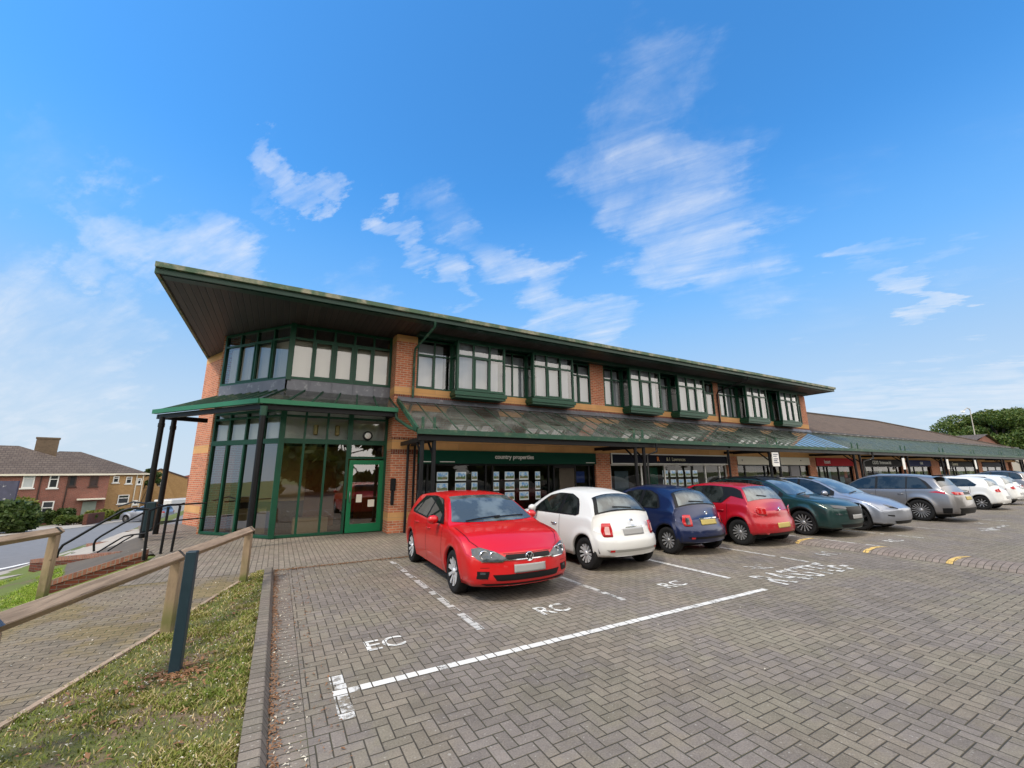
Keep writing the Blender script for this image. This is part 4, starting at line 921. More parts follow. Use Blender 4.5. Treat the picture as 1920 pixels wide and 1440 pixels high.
q = at_y(276, 990, 15.6); b = MB(); b.box(q[0]-.11, q[0]+.11, 15.6, 15.85, q[2]-.1, q[2]+.70); o = b.build('utility_box', simple('teal_box', (.008, .022, .03), .5)); tag(o, 'dark teal utility box at the foot of the canopy posts', 'box')
o.modifiers.new('b', 'BEVEL').width = .02

# ---------------------------------------------------------------- road on the left
def on_terr(px, py):
    d = ray(px, py); t = 2.0
    while t < 260:
        x, y, z = d[0]*t, d[1]*t, CAM_H+d[2]*t
        if z < terr(x, y): return Vector((x, y, terr(x, y)))
        t += .05
    return Vector((d[0]*t, d[1]*t, CAM_H+d[2]*t))
def ribbon(name, near, far, mat, dz, n=40, ext=(0, 0)):
    def samp(L, k):
        P = [on_terr(*p) for p in L]; P = [P[0]+(P[0]-P[1]).normalized()*ext[0]]+P; P.append(P[-1]+(P[-1]-P[-2]).normalized()*ext[1])
        ln = [0]
        for a, c in zip(P, P[1:]): ln.append(ln[-1]+(c-a).length)
        o = []
        for i in range(k+1):
            s = ln[-1]*i/k
            for j in range(len(P)-1):
                if s <= ln[j+1]+1e-6: f = (s-ln[j])/max(1e-6, ln[j+1]-ln[j]); o.append(P[j].lerp(P[j+1], f)); break
        return o
    A, C = samp(near, n), samp(far, n); vs = []
    for a, c in zip(A, C):
        for k in range(7):
            p = a.lerp(c, k/6); vs.append((p.x, p.y, terr(p.x, p.y)+dz))
    fs = [(i*7+k, i*7+k+1, (i+1)*7+k+1, (i+1)*7+k) for i in range(n) for k in range(6)]
    return tag(MB().add(vs, fs, smooth=True).build(name, mat), kind='structure')
GP = [tuple(on_terr(*q)[:2]) for q in ((-80, 1128), (-40, 1106), (0, 1093), (60, 1079), (112, 1066), (126, 1082), (70, 1128), (0, 1165), (-80, 1200))]
tag(blades('grass', GP, 60000, .055, 0.0, 9, M['lawn'], terr, .0032), 'bright green grass bank between the timber rail and the road', 'grass', kind='stuff')
NE = [(-60, 1086), (0, 1073), (58, 1059), (110, 1040), (170, 1018), (230, 1000), (280, 990)]
FA = [(-60, 1014), (0, 1008), (60, 1001), (110, 995), (180, 986), (230, 978), (280, 972)]
ribbon('road', NE, FA, M['asphalt'], .03, ext=(25, 12))
ribbon('near_pavement', [(-60, 1102), (0, 1089), (40, 1079), (76, 1066), (120, 1056), (180, 1036), (240, 1016), (296, 1003)], [(-60, 1086), (0, 1074), (40, 1064), (78, 1052), (115, 1039), (170, 1019), (230, 1001), (288, 989)], M['concrete'], .025, ext=(.5, .5))
ribbon('steps_landing', [(112, 1094), (190, 1068), (262, 1048), (300, 1040)], [(140, 1030), (200, 1018), (262, 1006), (312, 1001)], simple('worn_steps', (.10, .085, .07), .9, var=.4, scale=2), .02)
ribbon('far_pavement', FA, [(x, y-11+max(0, i-3)*1.2) for i, (x, y) in enumerate(FA)], M['concrete'], .05, ext=(25, 12))
o = ribbon('kerb_line', [(-60, 1083), (0, 1071), (52, 1059), (60, 1055)], [(-60, 1080), (0, 1068.6), (52, 1057), (61, 1054)], simple('white_line', (.72, .72, .70), .7), .04, ext=(25, 0))
del o['kind']; tag(o, 'thin white line painted along the near edge of the road', 'road marking')

# ---------------------------------------------------------------- houses across the road
def house_block(name, O, U, W_, z0, z1, brick, label, depth=8, roofz=2.2, hip=(3, 3), cat='house', over=.35, tiles='tiles2'):
    """O: plan of the facade's left end, U: unit vector along it, W_: width"""
    t = thing(name, (O[0], O[1], z0), label, cat); U = Vector(U).normalized(); N = Vector((-U.y, U.x)); N = N if N.y > 0 else -N; O = Vector(O)
    P = lambda s, d_: (O.x+U.x*s+N.x*d_, O.y+U.y*s+N.y*d_)
    MB().prism([P(0, 0), P(W_, 0), P(W_, depth), P(0, depth)], z0, z1).build('wall', M[brick], t)
    e = over; c = [P(-e, -e), P(W_+e, -e), P(W_+e, depth+e), P(-e, depth+e)]; r0, r1 = P(hip[0], depth/2), P(W_-hip[1], depth/2)
    zz_ = z1+.02; vs = [(*p, zz_) for p in c]+[(*r0, z1+roofz), (*r1, z1+roofz)]
    MB().add(vs, [(0,1,5,4), (2,3,4,5), (1,2,5), (3,0,4), (3,2,1,0)]).build('roof', M[tiles], t)
    b = MB(); b.obox(P(-e-.02, -e-.08), tuple(U*(W_+2*e+.04)), tuple(N*.09), z1-.10, z1+.06); b.build('gutter', M['cream'], t)
    def win(pxa, pya, pxb, pyb, frame='white', glass='dark_win', mid=True, name='window'):
        A = on_plane(pxa, pya, O, U); C = on_plane(pxb, pyb, O, U); sa = (Vector(A[:2])-O).dot(U); sc = (Vector(C[:2])-O).dot(U); za, zc = min(A[2], C[2]), max(A[2], C[2]); fw = .09
        b = MB()
        for s0, s1, q0, q1 in ((sa, sc, za, za+fw), (sa, sc, zc-fw, zc), (sa, sa+fw, za+fw, zc-fw), (sc-fw, sc, za+fw, zc-fw)): b.obox(P(s0, -.06), tuple(U*(s1-s0)), tuple(N*.06), q0, q1)
        if mid: b.obox(P(sa+fw, -.055), tuple(U*(sc-sa-2*fw)), tuple(N*.05), (za+zc)/2+.1, (za+zc)/2+.18)
        f = b.build(name, M[frame], t); q = MB(); q.quad((*P(sa+.02, -.02), za+.02), (*P(sc-.02, -.02), za+.02), (*P(sc-.02, -.02), zc-.02), (*P(sa+.02, -.02), zc-.02)); q.build('pane', M[glass], f)
        MB().obox(P(sa-.1, -.12), tuple(U*(sc-sa+.2)), tuple(N*.12), za-.10, za-.002).build('sill', M[frame], f)
    return t, P, win
M['dark_win'] = simple('dark_window_glass', (.03, .035, .04), .05, var=.3, spec=.8); M['curtain'] = simple('net_curtain', (.50, .54, .56), .25, var=.25, scale=1.5)
M['brownframe'] = simple('dark_brown_frame', (.05, .03, .025), .5)
A = at_depth(0, 883, 36); C = at_depth(206, 895, 41); U = Vector((C[0]-A[0], C[1]-A[1])); UL = U.length; U.normalize()
O1 = (A[0]-U.x*9, A[1]-U.y*9); W1 = UL+9; ze = 2.22
h1, P1, win1 = house_block('brick_terrace', O1, U, W1, -3.6, ze-.25, 'house_brick', 'red brick terrace with a brown hipped roof and one squat chimney across the road', depth=9, roofz=2.75, hip=(4, 6.5))
win1(46, 886, 62, 915, glass='curtain'); win1(95, 888, 107, 915); win1(80, 940, 96, 970); win1(131, 892, 141, 912, 'brownframe', mid=False); win1(171, 890, 182, 912, 'brownframe'); win1(14, 905, 24, 935, 'white', mid=False)
A = on_plane(170, 930, O1, U); sa = (Vector(A[:2])-Vector(O1)).dot(U); b = MB(); b.obox(P1(sa-.9, -.9), tuple(U*1.9), tuple(Vector((-U.y, U.x))*.9), -.42, -.30); b.build('porch_roof', M['cream'], h1)
b = MB(); b.obox(P1(sa-.45, -.04), tuple(U*.95), tuple(Vector((-U.y, U.x))*.04), -2.9, -.6); b.build('door', simple('pale_green_door', (.25, .30, .27), .5), h1)
for pxd in (70, 122): s_ = (Vector(on_plane(pxd, 930, O1, U)[:2])-Vector(O1)).dot(U); MB().tube([(*P1(s_, -.07), -3.4), (*P1(s_, -.07), ze-.3)], .05, 6).build('downpipe', M['brownframe'], h1)
s_ = (Vector(on_plane(100, 850, O1, U)[:2])-Vector(O1)).dot(U)+1.0; b = MB(); s_ -= 1.5; b.obox(P1(s_-.8, 3.9), tuple(U*1.55), tuple(Vector((-U.y, U.x))*.9), 3.6, 5.45); b.obox(P1(s_-.86, 3.83), tuple(U*1.67), tuple(Vector((-U.y, U.x))*1.04), 5.45, 5.6)
b.build('chimney', brickmat('chimney_brick', (.17, .12, .08), (.13, .09, .06), (.12, .10, .08)), h1)
A = at_depth(196, 884, 47); C = at_depth(272, 896, 50); U2 = Vector((C[0]-A[0], C[1]-A[1])); L2 = U2.length; U2.normalize(); O2 = (A[0]-U2.x*6, A[1]-U2.y*6)
h2, P2_, win2 = house_block('yellow_brick_terrace', O2, U2, L2+6, -4.0, 2.02, 'house_tan', 'yellow brick terrace with a pale brown roof behind the red brick terrace', depth=9, roofz=2.6, hip=(3, 5.0), over=.3)
win2(213, 893, 222, 905); win2(237, 894, 246, 907); win2(258, 897, 264, 908); win2(222, 928, 240, 944); win2(250, 938, 257, 946)
for pxd in (250, 262): s_ = (Vector(on_plane(pxd, 930, O2, U2)[:2])-Vector(O2)).dot(U2); MB().tube([(*P2_(s_, -.07), -3.9), (*P2_(s_, -.07), 1.9)], .06, 6).build('downpipe', M['cream'], h2)
# yellow gable house
G0, G2 = at_depth(264, 960, 54), at_depth(350, 960, 57); gp = at_depth(301, 880, 55.5); gl = at_depth(266, 897, 54); gr = at_depth(352, 897, 57)
gh = thing('yellow_gable_house', (G0[0], G0[1], -4), 'yellow brick house end with a low gable and one small window, between the canopy posts', 'house')
dv = Vector((G2[0]-G0[0], G2[1]-G0[1])).normalized(); nv = Vector((-dv.y, dv.x)); bk = lambda p, k=9: (p[0]+nv.x*k, p[1]+nv.y*k, p[2])
b = MB(); f_ = [(G0[0], G0[1], -4), (G2[0], G2[1], -4), gr, gp, gl]; b.add(f_+[bk(p) for p in f_], [range(5), (9,8,7,6,5), (0,5,6,1), (1,6,7,2), (4,9,5,0)]); b.build('wall', M['house_tan'], gh)
up = lambda p, z=.12: (p[0], p[1], p[2]+z)
b = MB(); b.quad(up(gl), up(gp), up(bk(gp)), up(bk(gl))); b.quad(up(gp), up(gr), up(bk(gr)), up(bk(gp))); b.build('roof', M['tiles2'], gh)
b = MB(); b.bar(up(gl, .05), up(gp, .05), .1, .2); b.bar(up(gp, .05), up(gr, .05), .1, .2); b.build('verge_board', M['brownframe'], gh)
q = [at_depth(*p, 55.1) for p in ((291, 902), (302, 902), (302, 912), (291, 912))]; MB().quad(*q).build('window', M['white'], gh); q = [at_depth(*p, 55.0) for p in ((293, 904), (300.5, 904), (300.5, 910), (293, 910))]; MB().quad(*q).build('window', M['dark_win'], gh)
rh = at_depth(360, 886, 60); b = MB(); b.add([(rh[0]-4, rh[1], -3), (rh[0]+12, rh[1], -3), (rh[0]+12, rh[1], rh[2]-1.6), (rh[0]+3, rh[1], rh[2]+.5), (rh[0]-4, rh[1], rh[2]-1.3)], [range(5)]); b.box(rh[0]-4, rh[0]+12, rh[1]+.1, rh[1]+8, -3, rh[2]-1.7)
tag(b.build('red_roofed_house', simple('red_tile', (.25, .09, .07), .8)), 'small distant house with a dull red roof just left of the brick corner', 'house')

# ---------------------------------------------------------------- plants
def leafmat(name, a, c, d, tr=.25):
    m, t, p = pmat(name); g = node(t, 'ShaderNodeNewGeometry'); r = S(t, g.outputs['Random Per Island']); n = noise(t, g.outputs['Position'], .9, 3)
    col = mixc(t, (r-.5)*1.0+(n-.5)*1.6+.5, a, c); col = mixc(t, r.gt(.9), col, d); setc(t, p, 'Base Color', col); p.inputs['Roughness'].default_value = .5
    p.inputs['Specular IOR Level'].default_value = .35
    tl = node(t, 'ShaderNodeBsdfTranslucent'); t.links.new(col, tl.inputs[0]); mx = node(t, 'ShaderNodeMixShader'); mx.inputs[0].default_value = tr
    t.links.new(p.outputs[0], mx.inputs[1]); t.links.new(tl.outputs[0], mx.inputs[2]); t.links.new(mx.outputs[0], t.nodes['Material Output'].inputs[0]); return m
M['bark'] = simple('bark', (.09, .07, .05), .9, var=.4, scale=4, stretch=(1, 1, .3), bmp=.02)
M['lf_dark'] = leafmat('dark_leaves', (.030, .060, .012), (.065, .105, .022), (.11, .15, .04)); M['lf_mid'] = leafmat('mid_leaves', (.045, .085, .014), (.11, .155, .03), (.19, .21, .06)); M['lf_yel'] = leafmat('yellow_green_leaves', (.10, .13, .015), (.18, .20, .03), (.28, .27, .06))
def leaves(name, clumps, n, size, mat, parent, flat=.75):
    """leaf faces scattered mostly near the surface of overlapping clumps"""
    C = np.array([c[:3] for c in clumps]); Rr = np.array([c[3] for c in clumps]); w = Rr**2/np.sum(Rr**2); k = RNG.choice(len(C), n, p=w)
    d = RNG.normal(size=(n, 3)); d /= np.linalg.norm(d, axis=1)[:, None]; rad = RNG.uniform(.35, 1.05, n)**.5; P = C[k]+d*(Rr[k]*rad)[:, None]*np.array([1, 1, flat])
    a = RNG.normal(size=(n, 3)); a = a*.8+d*.5; a /= np.linalg.norm(a, axis=1)[:, None]; b_ = np.cross(a, RNG.normal(size=(n, 3))); b_ /= np.linalg.norm(b_, axis=1)[:, None]; c_ = np.cross(a, b_)
    s = size*RNG.uniform(.6, 1.5, n)[:, None]; V = np.stack([P-b_*s, P-c_*s*.55, P+b_*s, P+c_*s*.55], 1).reshape(-1, 3); i = np.arange(n)*4
    o = mesh_np(name, V, np.stack([i, i+1, i+2, i+3], 1), mat)
    if parent is not None:
        off = parent.location; o.data.transform(Matrix.Translation(-off)); o.parent = parent
    return o
def tree(name, base, h, spread, n, size, mat, label, group=None, trunk=.3, seed=0, k=16, flat=.75, crown0=.3):
    r = random.Random(seed); x, y, z = base; t = thing(name, base, label, 'tree', group); b = MB()
    b.tube([(x, y, z-.3), (x+r.uniform(-.1, .1)*spread, y, z+h*.35), (x, y, z+h*.7)], [trunk, trunk*.7, trunk*.3], 8); cl = []
    for i in range(k):
        a = r.uniform(0, 6.28); q = r.uniform(.15, 1)**.6; zz_ = z+h*(crown0+(.93-crown0)*r.random()); env = math.sin(math.pi*min(1, max(.12, (zz_-z-h*crown0*.7)/(h*(1.05-crown0*.7)))))**.6
        c = (x+math.cos(a)*spread*q*env, y+math.sin(a)*spread*q*env, zz_, spread*r.uniform(.22, .42)); cl.append(c)
        b.tube([(x, y, z+h*r.uniform(.25, .55)), ((x+c[0])/2, (y+c[1])/2, (z+h*.45+c[2])/2), c[:3]], [trunk*.35, trunk*.2, trunk*.05], 5, cap=False)
    b.build('trunk', M['bark'], t); leaves('crown', cl, n, size, mat, t, flat); return t
# big tree behind the far shops, right
tp = at_y(1835, 800, 45); tp = at_y(1866, 800, 45); tree('broadleaf_tree', (tp[0], 45, 0), 22.5, 14.5, 60000, .33, M['lf_mid'], 'broad dark green tree rising behind the far end of the shops, left of two crowns', seed=4, k=46, trunk=1.0, crown0=.22, flat=.6)
tree('broadleaf_tree', (tp[0]+42, 47, 0), 22.5, 20, 52000, .33, M['lf_dark'], 'broad dark green tree cut by the right edge of the photo, behind the shops', seed=8, k=44, trunk=1.0, crown0=.18, flat=.6)
lp = at_y(1825, 818, 30); lt = at_y(1818, 766, 30)
st = thing('street_lamp', (lp[0], 30, 0), 'tall grey street lamp standing in front of the tree behind the shops', 'street lamp'); b = MB(); b.tube([(lp[0], 30, 0), (lt[0], 30, lt[2])], [.12, .08]); b.build('pole', M['concrete'], st)
b = MB(); e = at_y(1806, 772, 30); b.tube([(lt[0], 30, lt[2]-.3), (lt[0]-1.6, 30, lt[2]+.05), (e[0], 30, lt[2]-.9)], .07); b.build('arm', M['concrete'], st); b = MB(); b.box(e[0]-.9, e[0]+.3, 29.8, 30.2, lt[2]-1.2, lt[2]-.85); b.build('lamp_head', M['white'], st)
# bushes and hedges across the road
def bush(name, px, py, dep, rx, h, n, mat, label, size=.13, cat='bush', group='garden shrubs across the road', k=9):
    q = on_terr(px, py); s = dep/ (q @ Vector(CM[2])+.0001) if dep else 1; base = Vector((q.x, q.y, terr(q.x, q.y))); r = random.Random(px*7+py); t = thing(name, base, label, cat, group)
    cl = [(base.x+r.uniform(-1, 1)*rx*.65, base.y+r.uniform(-.5, .5)*rx, base.z+h*r.uniform(.25, .68), h*r.uniform(.25, .38)) for _ in range(k)]
    leaves('foliage', cl, n, size, mat, t, .9); b = MB()
    for c in cl: b.tube([(base.x, base.y, base.z-.1), c[:3]], [.05, .02], 5, cap=False)
    b.build('stem', M['bark'], t)
bush('bush', 16, 1001, 0, 1.15, 2.5, 7000, M['lf_dark'], 'large dark green bush at the left edge of the photo, across the road', .14, k=14)
bush('bush', 10, 990, 0, 1.2, 2.9, 3000, M['lf_yel'], 'yellow-green bush top rising behind the large dark bush', .15, k=10)
bush('bush', 108, 984, 0, 1.0, 1.5, 3500, M['lf_dark'], 'dark green shrub below the terrace window with a white sill')
bush('hedge', 138, 985, 0, 1.6, .95, 4000, M['lf_mid'], 'low clipped hedge in front of the red brick terrace', k=14, cat='hedge')
bush('bush', 186, 979, 0, 1.0, 1.5, 3500, M['lf_yel'], 'bright yellow-green shrub right of the terrace door', k=10)
bush('bush', 212, 975, 0, 1.0, 1.1, 2500, M['lf_mid'], 'small mid green shrub behind the handrail', k=9)
bush('bush', 245, 972, 0, 1.8, 1.1, 2500, M['lf_mid'], 'spreading green shrub behind the top of the handrail', k=9)
q = at_depth(270, 900, 52); tree('small_tree', (q[0], q[1], -3.5), 6.8, 1.5, 2500, .16, M['lf_dark'], 'small dark round tree between the yellow brick houses', seed=3, k=9, trunk=.12, crown0=.6)
p, q = on_terr(157, 986), on_terr(190, 980); o = MB().bar((p.x, p.y, p.z+.3), (q.x, q.y, q.z+.3), .25, 1.3).build('garden_wall', M['darkbrick']); tag(o, 'low red brick garden wall at the kerb across the road', 'wall')
sg = at_depth(14, 935, 33); U1 = Vector((U.x, U.y)); b = MB(); b.obox((sg[0]-1.3, sg[1]), (2.1, -1.1), (.05, .09), sg[2]-1.4, sg[2]+1.4); o = b.build('sign_panel', simple('grey_purple_sign', (.05, .05, .085), .5, var=.6, scale=2, dirt=((.40, .40, .42), 2.2, .62, .66))); tag(o, 'dark purple-grey panel with pale splashes at the left edge, above the bush', 'sign')
# trees and a shop row behind the camera, seen mirrored in the glass
for i in range(13):
    x, h = -50+i*8.2+random.uniform(-1, 1), random.uniform(6.5, 9.5)
    tree('broadleaf_tree', (x, -18+random.uniform(-3, 2), 0), h, 5.4, 3600, .52, M['lf_yel'], 'leafy tree of the row facing the shops, seen mirrored in the glass', 'trees mirrored in the shop glass', seed=20+i, k=16, trunk=.22, crown0=.02)
# ---------------------------------------------------------------- cars
def carpaint(name, c, metal=0.0, rough=.32, coat=.55):
    m, t, p = pmat(name); n = noise(t, node(t, 'ShaderNodeTexCoord').outputs['Object'], 1.2, 3)
    k = (n-.5)*.12+1.0; setc(t, p, 'Base Color', mixc(t, 1.0, c, vec(t, k, k, k), 'MULTIPLY')); p.inputs['Metallic'].default_value = metal
    p.inputs['Roughness'].default_value = rough; p.inputs['Coat Weight'].default_value = coat; p.inputs['Coat Roughness'].default_value = .025; p.inputs['Coat IOR'].default_value = 1.5; return m
def carglass(name, c=(.006, .008, .008), spec=.5):
    m, t, p = pmat(name); n = noise(t, node(t, 'ShaderNodeTexCoord').outputs['Object'], 2.2, 3)
    setc(t, p, 'Base Color', mixc(t, n.step(.45, .62), c, tuple(q*2.4+.01 for q in c))); p.inputs['Roughness'].default_value = .02; p.inputs['Specular IOR Level'].default_value = spec; p.inputs['IOR'].default_value = 1.5
    p.inputs['Coat Weight'].default_value = .35; p.inputs['Coat IOR'].default_value = 1.5; p.inputs['Coat Roughness'].default_value = .01; return m
M['cglass'] = carglass('car_side_glass'); M['cscreen'] = carglass('car_screen_glass', (.045, .055, .056), .9)
M['tyre'] = simple('tyre_rubber', (.007, .007, .0075), .85, var=.2, scale=12); M['ctrim'] = simple('black_car_trim', (.006, .006, .0065), .45, var=.1, spec=.25)
M['under'] = simple('car_underside', (.008, .008, .008), .9, var=0); M['alloy'] = simple('alloy_wheel', (.62, .63, .65), .3, metal=.45, var=.1); M['dalloy'] = simple('dark_alloy_wheel', (.05, .05, .055), .35, metal=.6, var=.1)
M['galloy'] = simple('grey_alloy_wheel', (.34, .34, .35), .3, metal=.5, var=.1)
M['chrome'] = simple('chrome', (.75, .76, .78), .12, metal=1, var=0); M['plate_w'] = simple('blank_white_plate', (.30, .30, .30), .5, var=.1, scale=3); M['plate_y'] = simple('blank_yellow_plate', (.42, .33, .10), .5, var=.15, scale=3)
M['lens'] = simple('clear_lens', (.075, .085, .095), .10, metal=.4, var=.8, scale=16, coat=.6); M['redlens'] = simple('red_lens', (.42, .008, .012), .12, var=.3, scale=18, coat=1); M['pinklens'] = simple('pale_lens', (.62, .38, .36), .15, var=.2, scale=20, coat=1)
M['lensdark'] = simple('dark_lens', (.06, .065, .075), .1, metal=.3, var=.4, scale=12, coat=1)
def interp(pts, x):
    """monotone cubic through (x, z) points"""
    xs = [p[0] for p in pts]
    if x <= xs[0]: return pts[0][1]
    if x >= xs[-1]: return pts[-1][1]
    i = max(k for k in range(len(xs)-1) if xs[k] <= x); n = len(pts)
    def sl(k): return (pts[k+1][1]-pts[k][1])/(pts[k+1][0]-pts[k][0])
    def tg(k):
        if k == 0: return sl(0)
        if k == n-1: return sl(n-2)
        a, c = sl(k-1), sl(k); return 0 if a*c <= 0 else 2*a*c/(a+c)
    h = xs[i+1]-xs[i]; t = (x-xs[i])/h; p0, p1 = pts[i][1], pts[i+1][1]; m0, m1 = tg(i)*h, tg(i+1)*h
    return (2*t**3-3*t*t+1)*p0+(t**3-2*t*t+t)*m0+(-2*t**3+3*t*t)*p1+(t**3-t*t)*m1
class Car:
    """local axes: +x front, y left, z up, origin on the ground at the middle; s runs from nose (0) to tail (L)"""
    def __init__(c, **k):
        c.__dict__.update(dict(tuck=.94, Wr=.60, crown=.05, nose_bow=.30, tail_bow=.14, zlow=.22, nose_lo=.22, tail_lo=.28, flare=.015, hoodcrown=.06, spokes=10, rim='alloy', rimr=.62, r_e=.06)); c.__dict__.update(k)
        c.xw = [c.fo, c.fo+c.wb]; c.ra = c.wr+.055
    def hw(c, s):
        a = c.W/2; f = 1-.045*max(0, 1-s/.9)**2-.05*max(0, 1-(c.L-s)/.9)**2; return a*f
    def zt(c, s): return interp(c.top, s)
    def zs(c, s): return min(interp(c.belt, s), c.zt(s)-.015)
    def zr(c): return max(p[1] for p in c.top)-c.crown
    def E(c, s):
        zt, zs = c.zt(s), c.zs(s); g = max(0, min(1, (zt-zs-.05)/.25)); cr = c.hoodcrown*(1-g)+c.crown*g
        ze = max(zs+.002, zt-cr); ys = c.ysh(s); k = (ze-zs)/(c.zr()-zs+1e-6); return ys+(min(c.Wr, ys)-ys)*max(0, min(1, k))-.0, ze
    def ysh(c, s): return c.hw(s)*c.prof_side(c.zs(s), s)
    def prof_side(c, z, s):
        P = [(.12, c.tuck-.02), (.24, c.tuck), (.40, .985), (.58, 1.0), (.78, .992), (1.0, .955), (1.2, .91)]; v = interp(P, z)
        for xw in c.xw:
            d = math.hypot(s-xw, z-c.wr); v += c.flare/(c.W/2)*math.exp(-((d-c.ra-.03)/.07)**2)
        return v
    def zb(c, s):
        z = c.zlow+(c.nose_lo-c.zlow)*max(0, 1-s/(c.fo*.8))+(c.tail_lo-c.zlow)*max(0, 1-(c.L-s)/((c.L-c.fo-c.wb)*.8))
        for xw in c.xw:
            if abs(s-xw) < c.ra: z = max(z, c.wr+math.sqrt(max(0, c.ra**2-(s-xw)**2)))
        return z
    def sidey(c, s, z):
        zs = c.zs(s)
        if z <= zs: return c.hw(s)*c.prof_side(z, s)
        ye, ze = c.E(s); ys = c.ysh(s); return ys+(ye-ys)*(z-zs)/(ze-zs+1e-6)
    def topz(c, s, y):
        ye, ze = c.E(s); k = min(1, abs(y)/ye); return c.zt(s)-(c.zt(s)-ze)*k**2.4
    def bowx(c, s, y, z):
        k = min(1.15, abs(y)/(c.W/2)); o = 0
        a = c.fo*.82
        if s < a: o += c.nose_bow*k**2.4*(1-s/a)**1.3
        a = (c.L-c.fo-c.wb)*.82
        if c.L-s < a: o -= c.tail_bow*k**2.6*(1-(c.L-s)/a)**1.3
        if s < a: o += 0
        return o
    def fx(c, z): return interp(c.nose, z)
    def rx(c, z): return interp(c.tail, z)
    def X(c, s, y, z):
        """shift of a ring point along the car so that nose and tail get their side profile"""
        o = c.bowx(s, y, z); a = c.fo*.55
        if s < a: o += c.fx(z)*(1-s/a)
        a = (c.L-c.fo-c.wb)*.55
        if c.L-s < a: o -= c.rx(z)*(1-(c.L-s)/a)
        return c.L/2-(s+o)
    def ring(c, s):
        zb, zs, zt = c.zb(s), c.zs(s), c.zt(s); ye, ze = c.E(s); zb = min(zb, zs-.03); P = []
        P.append((c.sidey(s, zb)-.045, zb+.004))
        for i in range(10):
            z = zb+(zs-.03-zb)*i/9; P.append((c.sidey(s, z), z))
        ys = c.ysh(s); g = min(1, (ze-zs)/.12)
        P.append((ys-.003, zs-.012)); P.append((ys-.010-.004*g, zs+min(.004, ze-zs)))
        for k in (.12, .35, .6, .82):
            z = zs+(ze-zs)*k; P.append((ys+(ye-ys)*k-.012*(1-k), max(z, zs+.004)))
        r = c.r_e*min(1, (ze-zs)/.2)
        P.append((ye+.000, ze-r*.35)); P.append((ye-r*.35, c.topz(s, ye-r*.35)*.6+.4*ze-r*.05))
        for k in (.90, .78, .62, .44, .22, 0): P.append((ye*k, c.topz(s, ye*k)))
        return P
    def build(c, name, loc, rz, label, paint, cat='car', group='cars parked in front of the shops', lite=False):
        c.root = t = thing(name, loc, label, cat, group, rz=rz); L = c.L; ra = c.ra
        st = set()
        for s in np.linspace(0, L, 44): st.add(round(float(s), 3))
        for xw in c.xw:
            for q in (-1.0, -.985, -.95, -.88, -.78, -.62, -.45, -.25, 0, .25, .45, .62, .78, .88, .95, .985, 1.0): st.add(round(xw+q*ra, 3))
            st.add(round(xw-ra-.004, 3)); st.add(round(xw+ra+.004, 3))
        for s in c.doors: st.add(round(s, 3))
        st = sorted(q for q in st if 0 <= q <= L); st2 = [st[0]]
        for q in st[1:]:
            if q-st2[-1] > .0035: st2.append(q)
        st = st2; rings = []
        R0 = c.ring(st[0]); RN = c.ring(st[-1]); nR = len(R0)
        def capring(Rg, k, s):
            zc = Rg[0][1]; return [(y*k, zc+(z-zc)*k if k > 0 else zc) for y, z in Rg]
        SC = [(0.0, -.0), (.10, 0), (.20, 0), (.30, 0), (.40, 0), (.50, 0), (.60, 0), (.70, 0), (.78, 0), (.85, .001), (.90, .004), (.94, .010), (.975, .022)]
        allr = []
        for k, o in SC: allr.append([(c.X(0, y, z)+.05-o, y, z) for y, z in capring(R0, k, 0)])
        i0 = len(allr)
        for s in st: allr.append([(c.X(s, y, z), y, z) for y, z in c.ring(s)])
        i1 = len(allr)-1
        for k, o in SC[::-1]: allr.append([(c.X(L, y, z)-.05+o, y, z) for y, z in capring(RN, k, L)])
        full = []
        for rg in allr: full.append(rg+[(x, -y, z) for x, y, z in rg[-2::-1]])
        m = len(full[0]); parts = {}
        for i in range(len(full)-1):
            for j in range(m-1):
                side = 'L' if j < m//2 else 'R'; jj = j if side == 'L' else m-2-j; key = 'body'
                if i0 <= i < i1 and 1 <= jj <= 11:
                    s0, s1 = st[i-i0], st[i-i0+1]
                    for d in range(len(c.doors)-1):
                        a, b_ = c.doors[d], c.doors[d+1]; hi = b_ if d < len(c.doors)-2 else min(b_, c.xw[1]-ra*.75)
                        if s0 >= a-.002 and s1 <= hi+.002: key = ('door', d, side)
                parts.setdefault(key, []).append((i, j))
        def emit(fs, nm, mats, par, extra=None):
            idx = {}; V = []; F = []
            for i, j in fs:
                q = []
                for a, b_ in ((i, j), (i+1, j), (i+1, j+1), (i, j+1)):
                    if (a, b_) not in idx: idx[(a, b_)] = len(V); V.append(full[a][b_])
                    q.append(idx[(a, b_)])
                F.append(q[::-1])
            b = MB().add(V, F, 0, True)
            if extra: extra(b)
            return b.build(nm, mats, par, local=True)
        body = emit(parts.pop('body'), 'body', [paint], t); bpy_clean(body)
        for key, fs in sorted(parts.items(), key=str):
            _, d, side = key; sg = 1 if side == 'L' else -1; a, b_ = c.doors[d], c.doors[d+1]; hi = b_ if d < len(c.doors)-2 else min(b_, c.xw[1]-ra*.75)
            def seam(b, a=a, hi=hi, sg=sg, d=d):
                for s in ([a, hi] if d == 0 else [hi]):
                    zz_ = np.linspace(c.zb(s)+.03, c.zs(s)-.01, 9)
                    vs = [(c.X(s+q, c.sidey(s, z), z), sg*(c.sidey(s, z)+.002), z) for z in zz_ for q in (-.005, .005)]
                    b.add(vs, [(2*i, 2*i+1, 2*i+3, 2*i+2) for i in range(8)], 1, True)
            dm = emit(fs, 'door', [paint, M['ctrim']], t, seam)
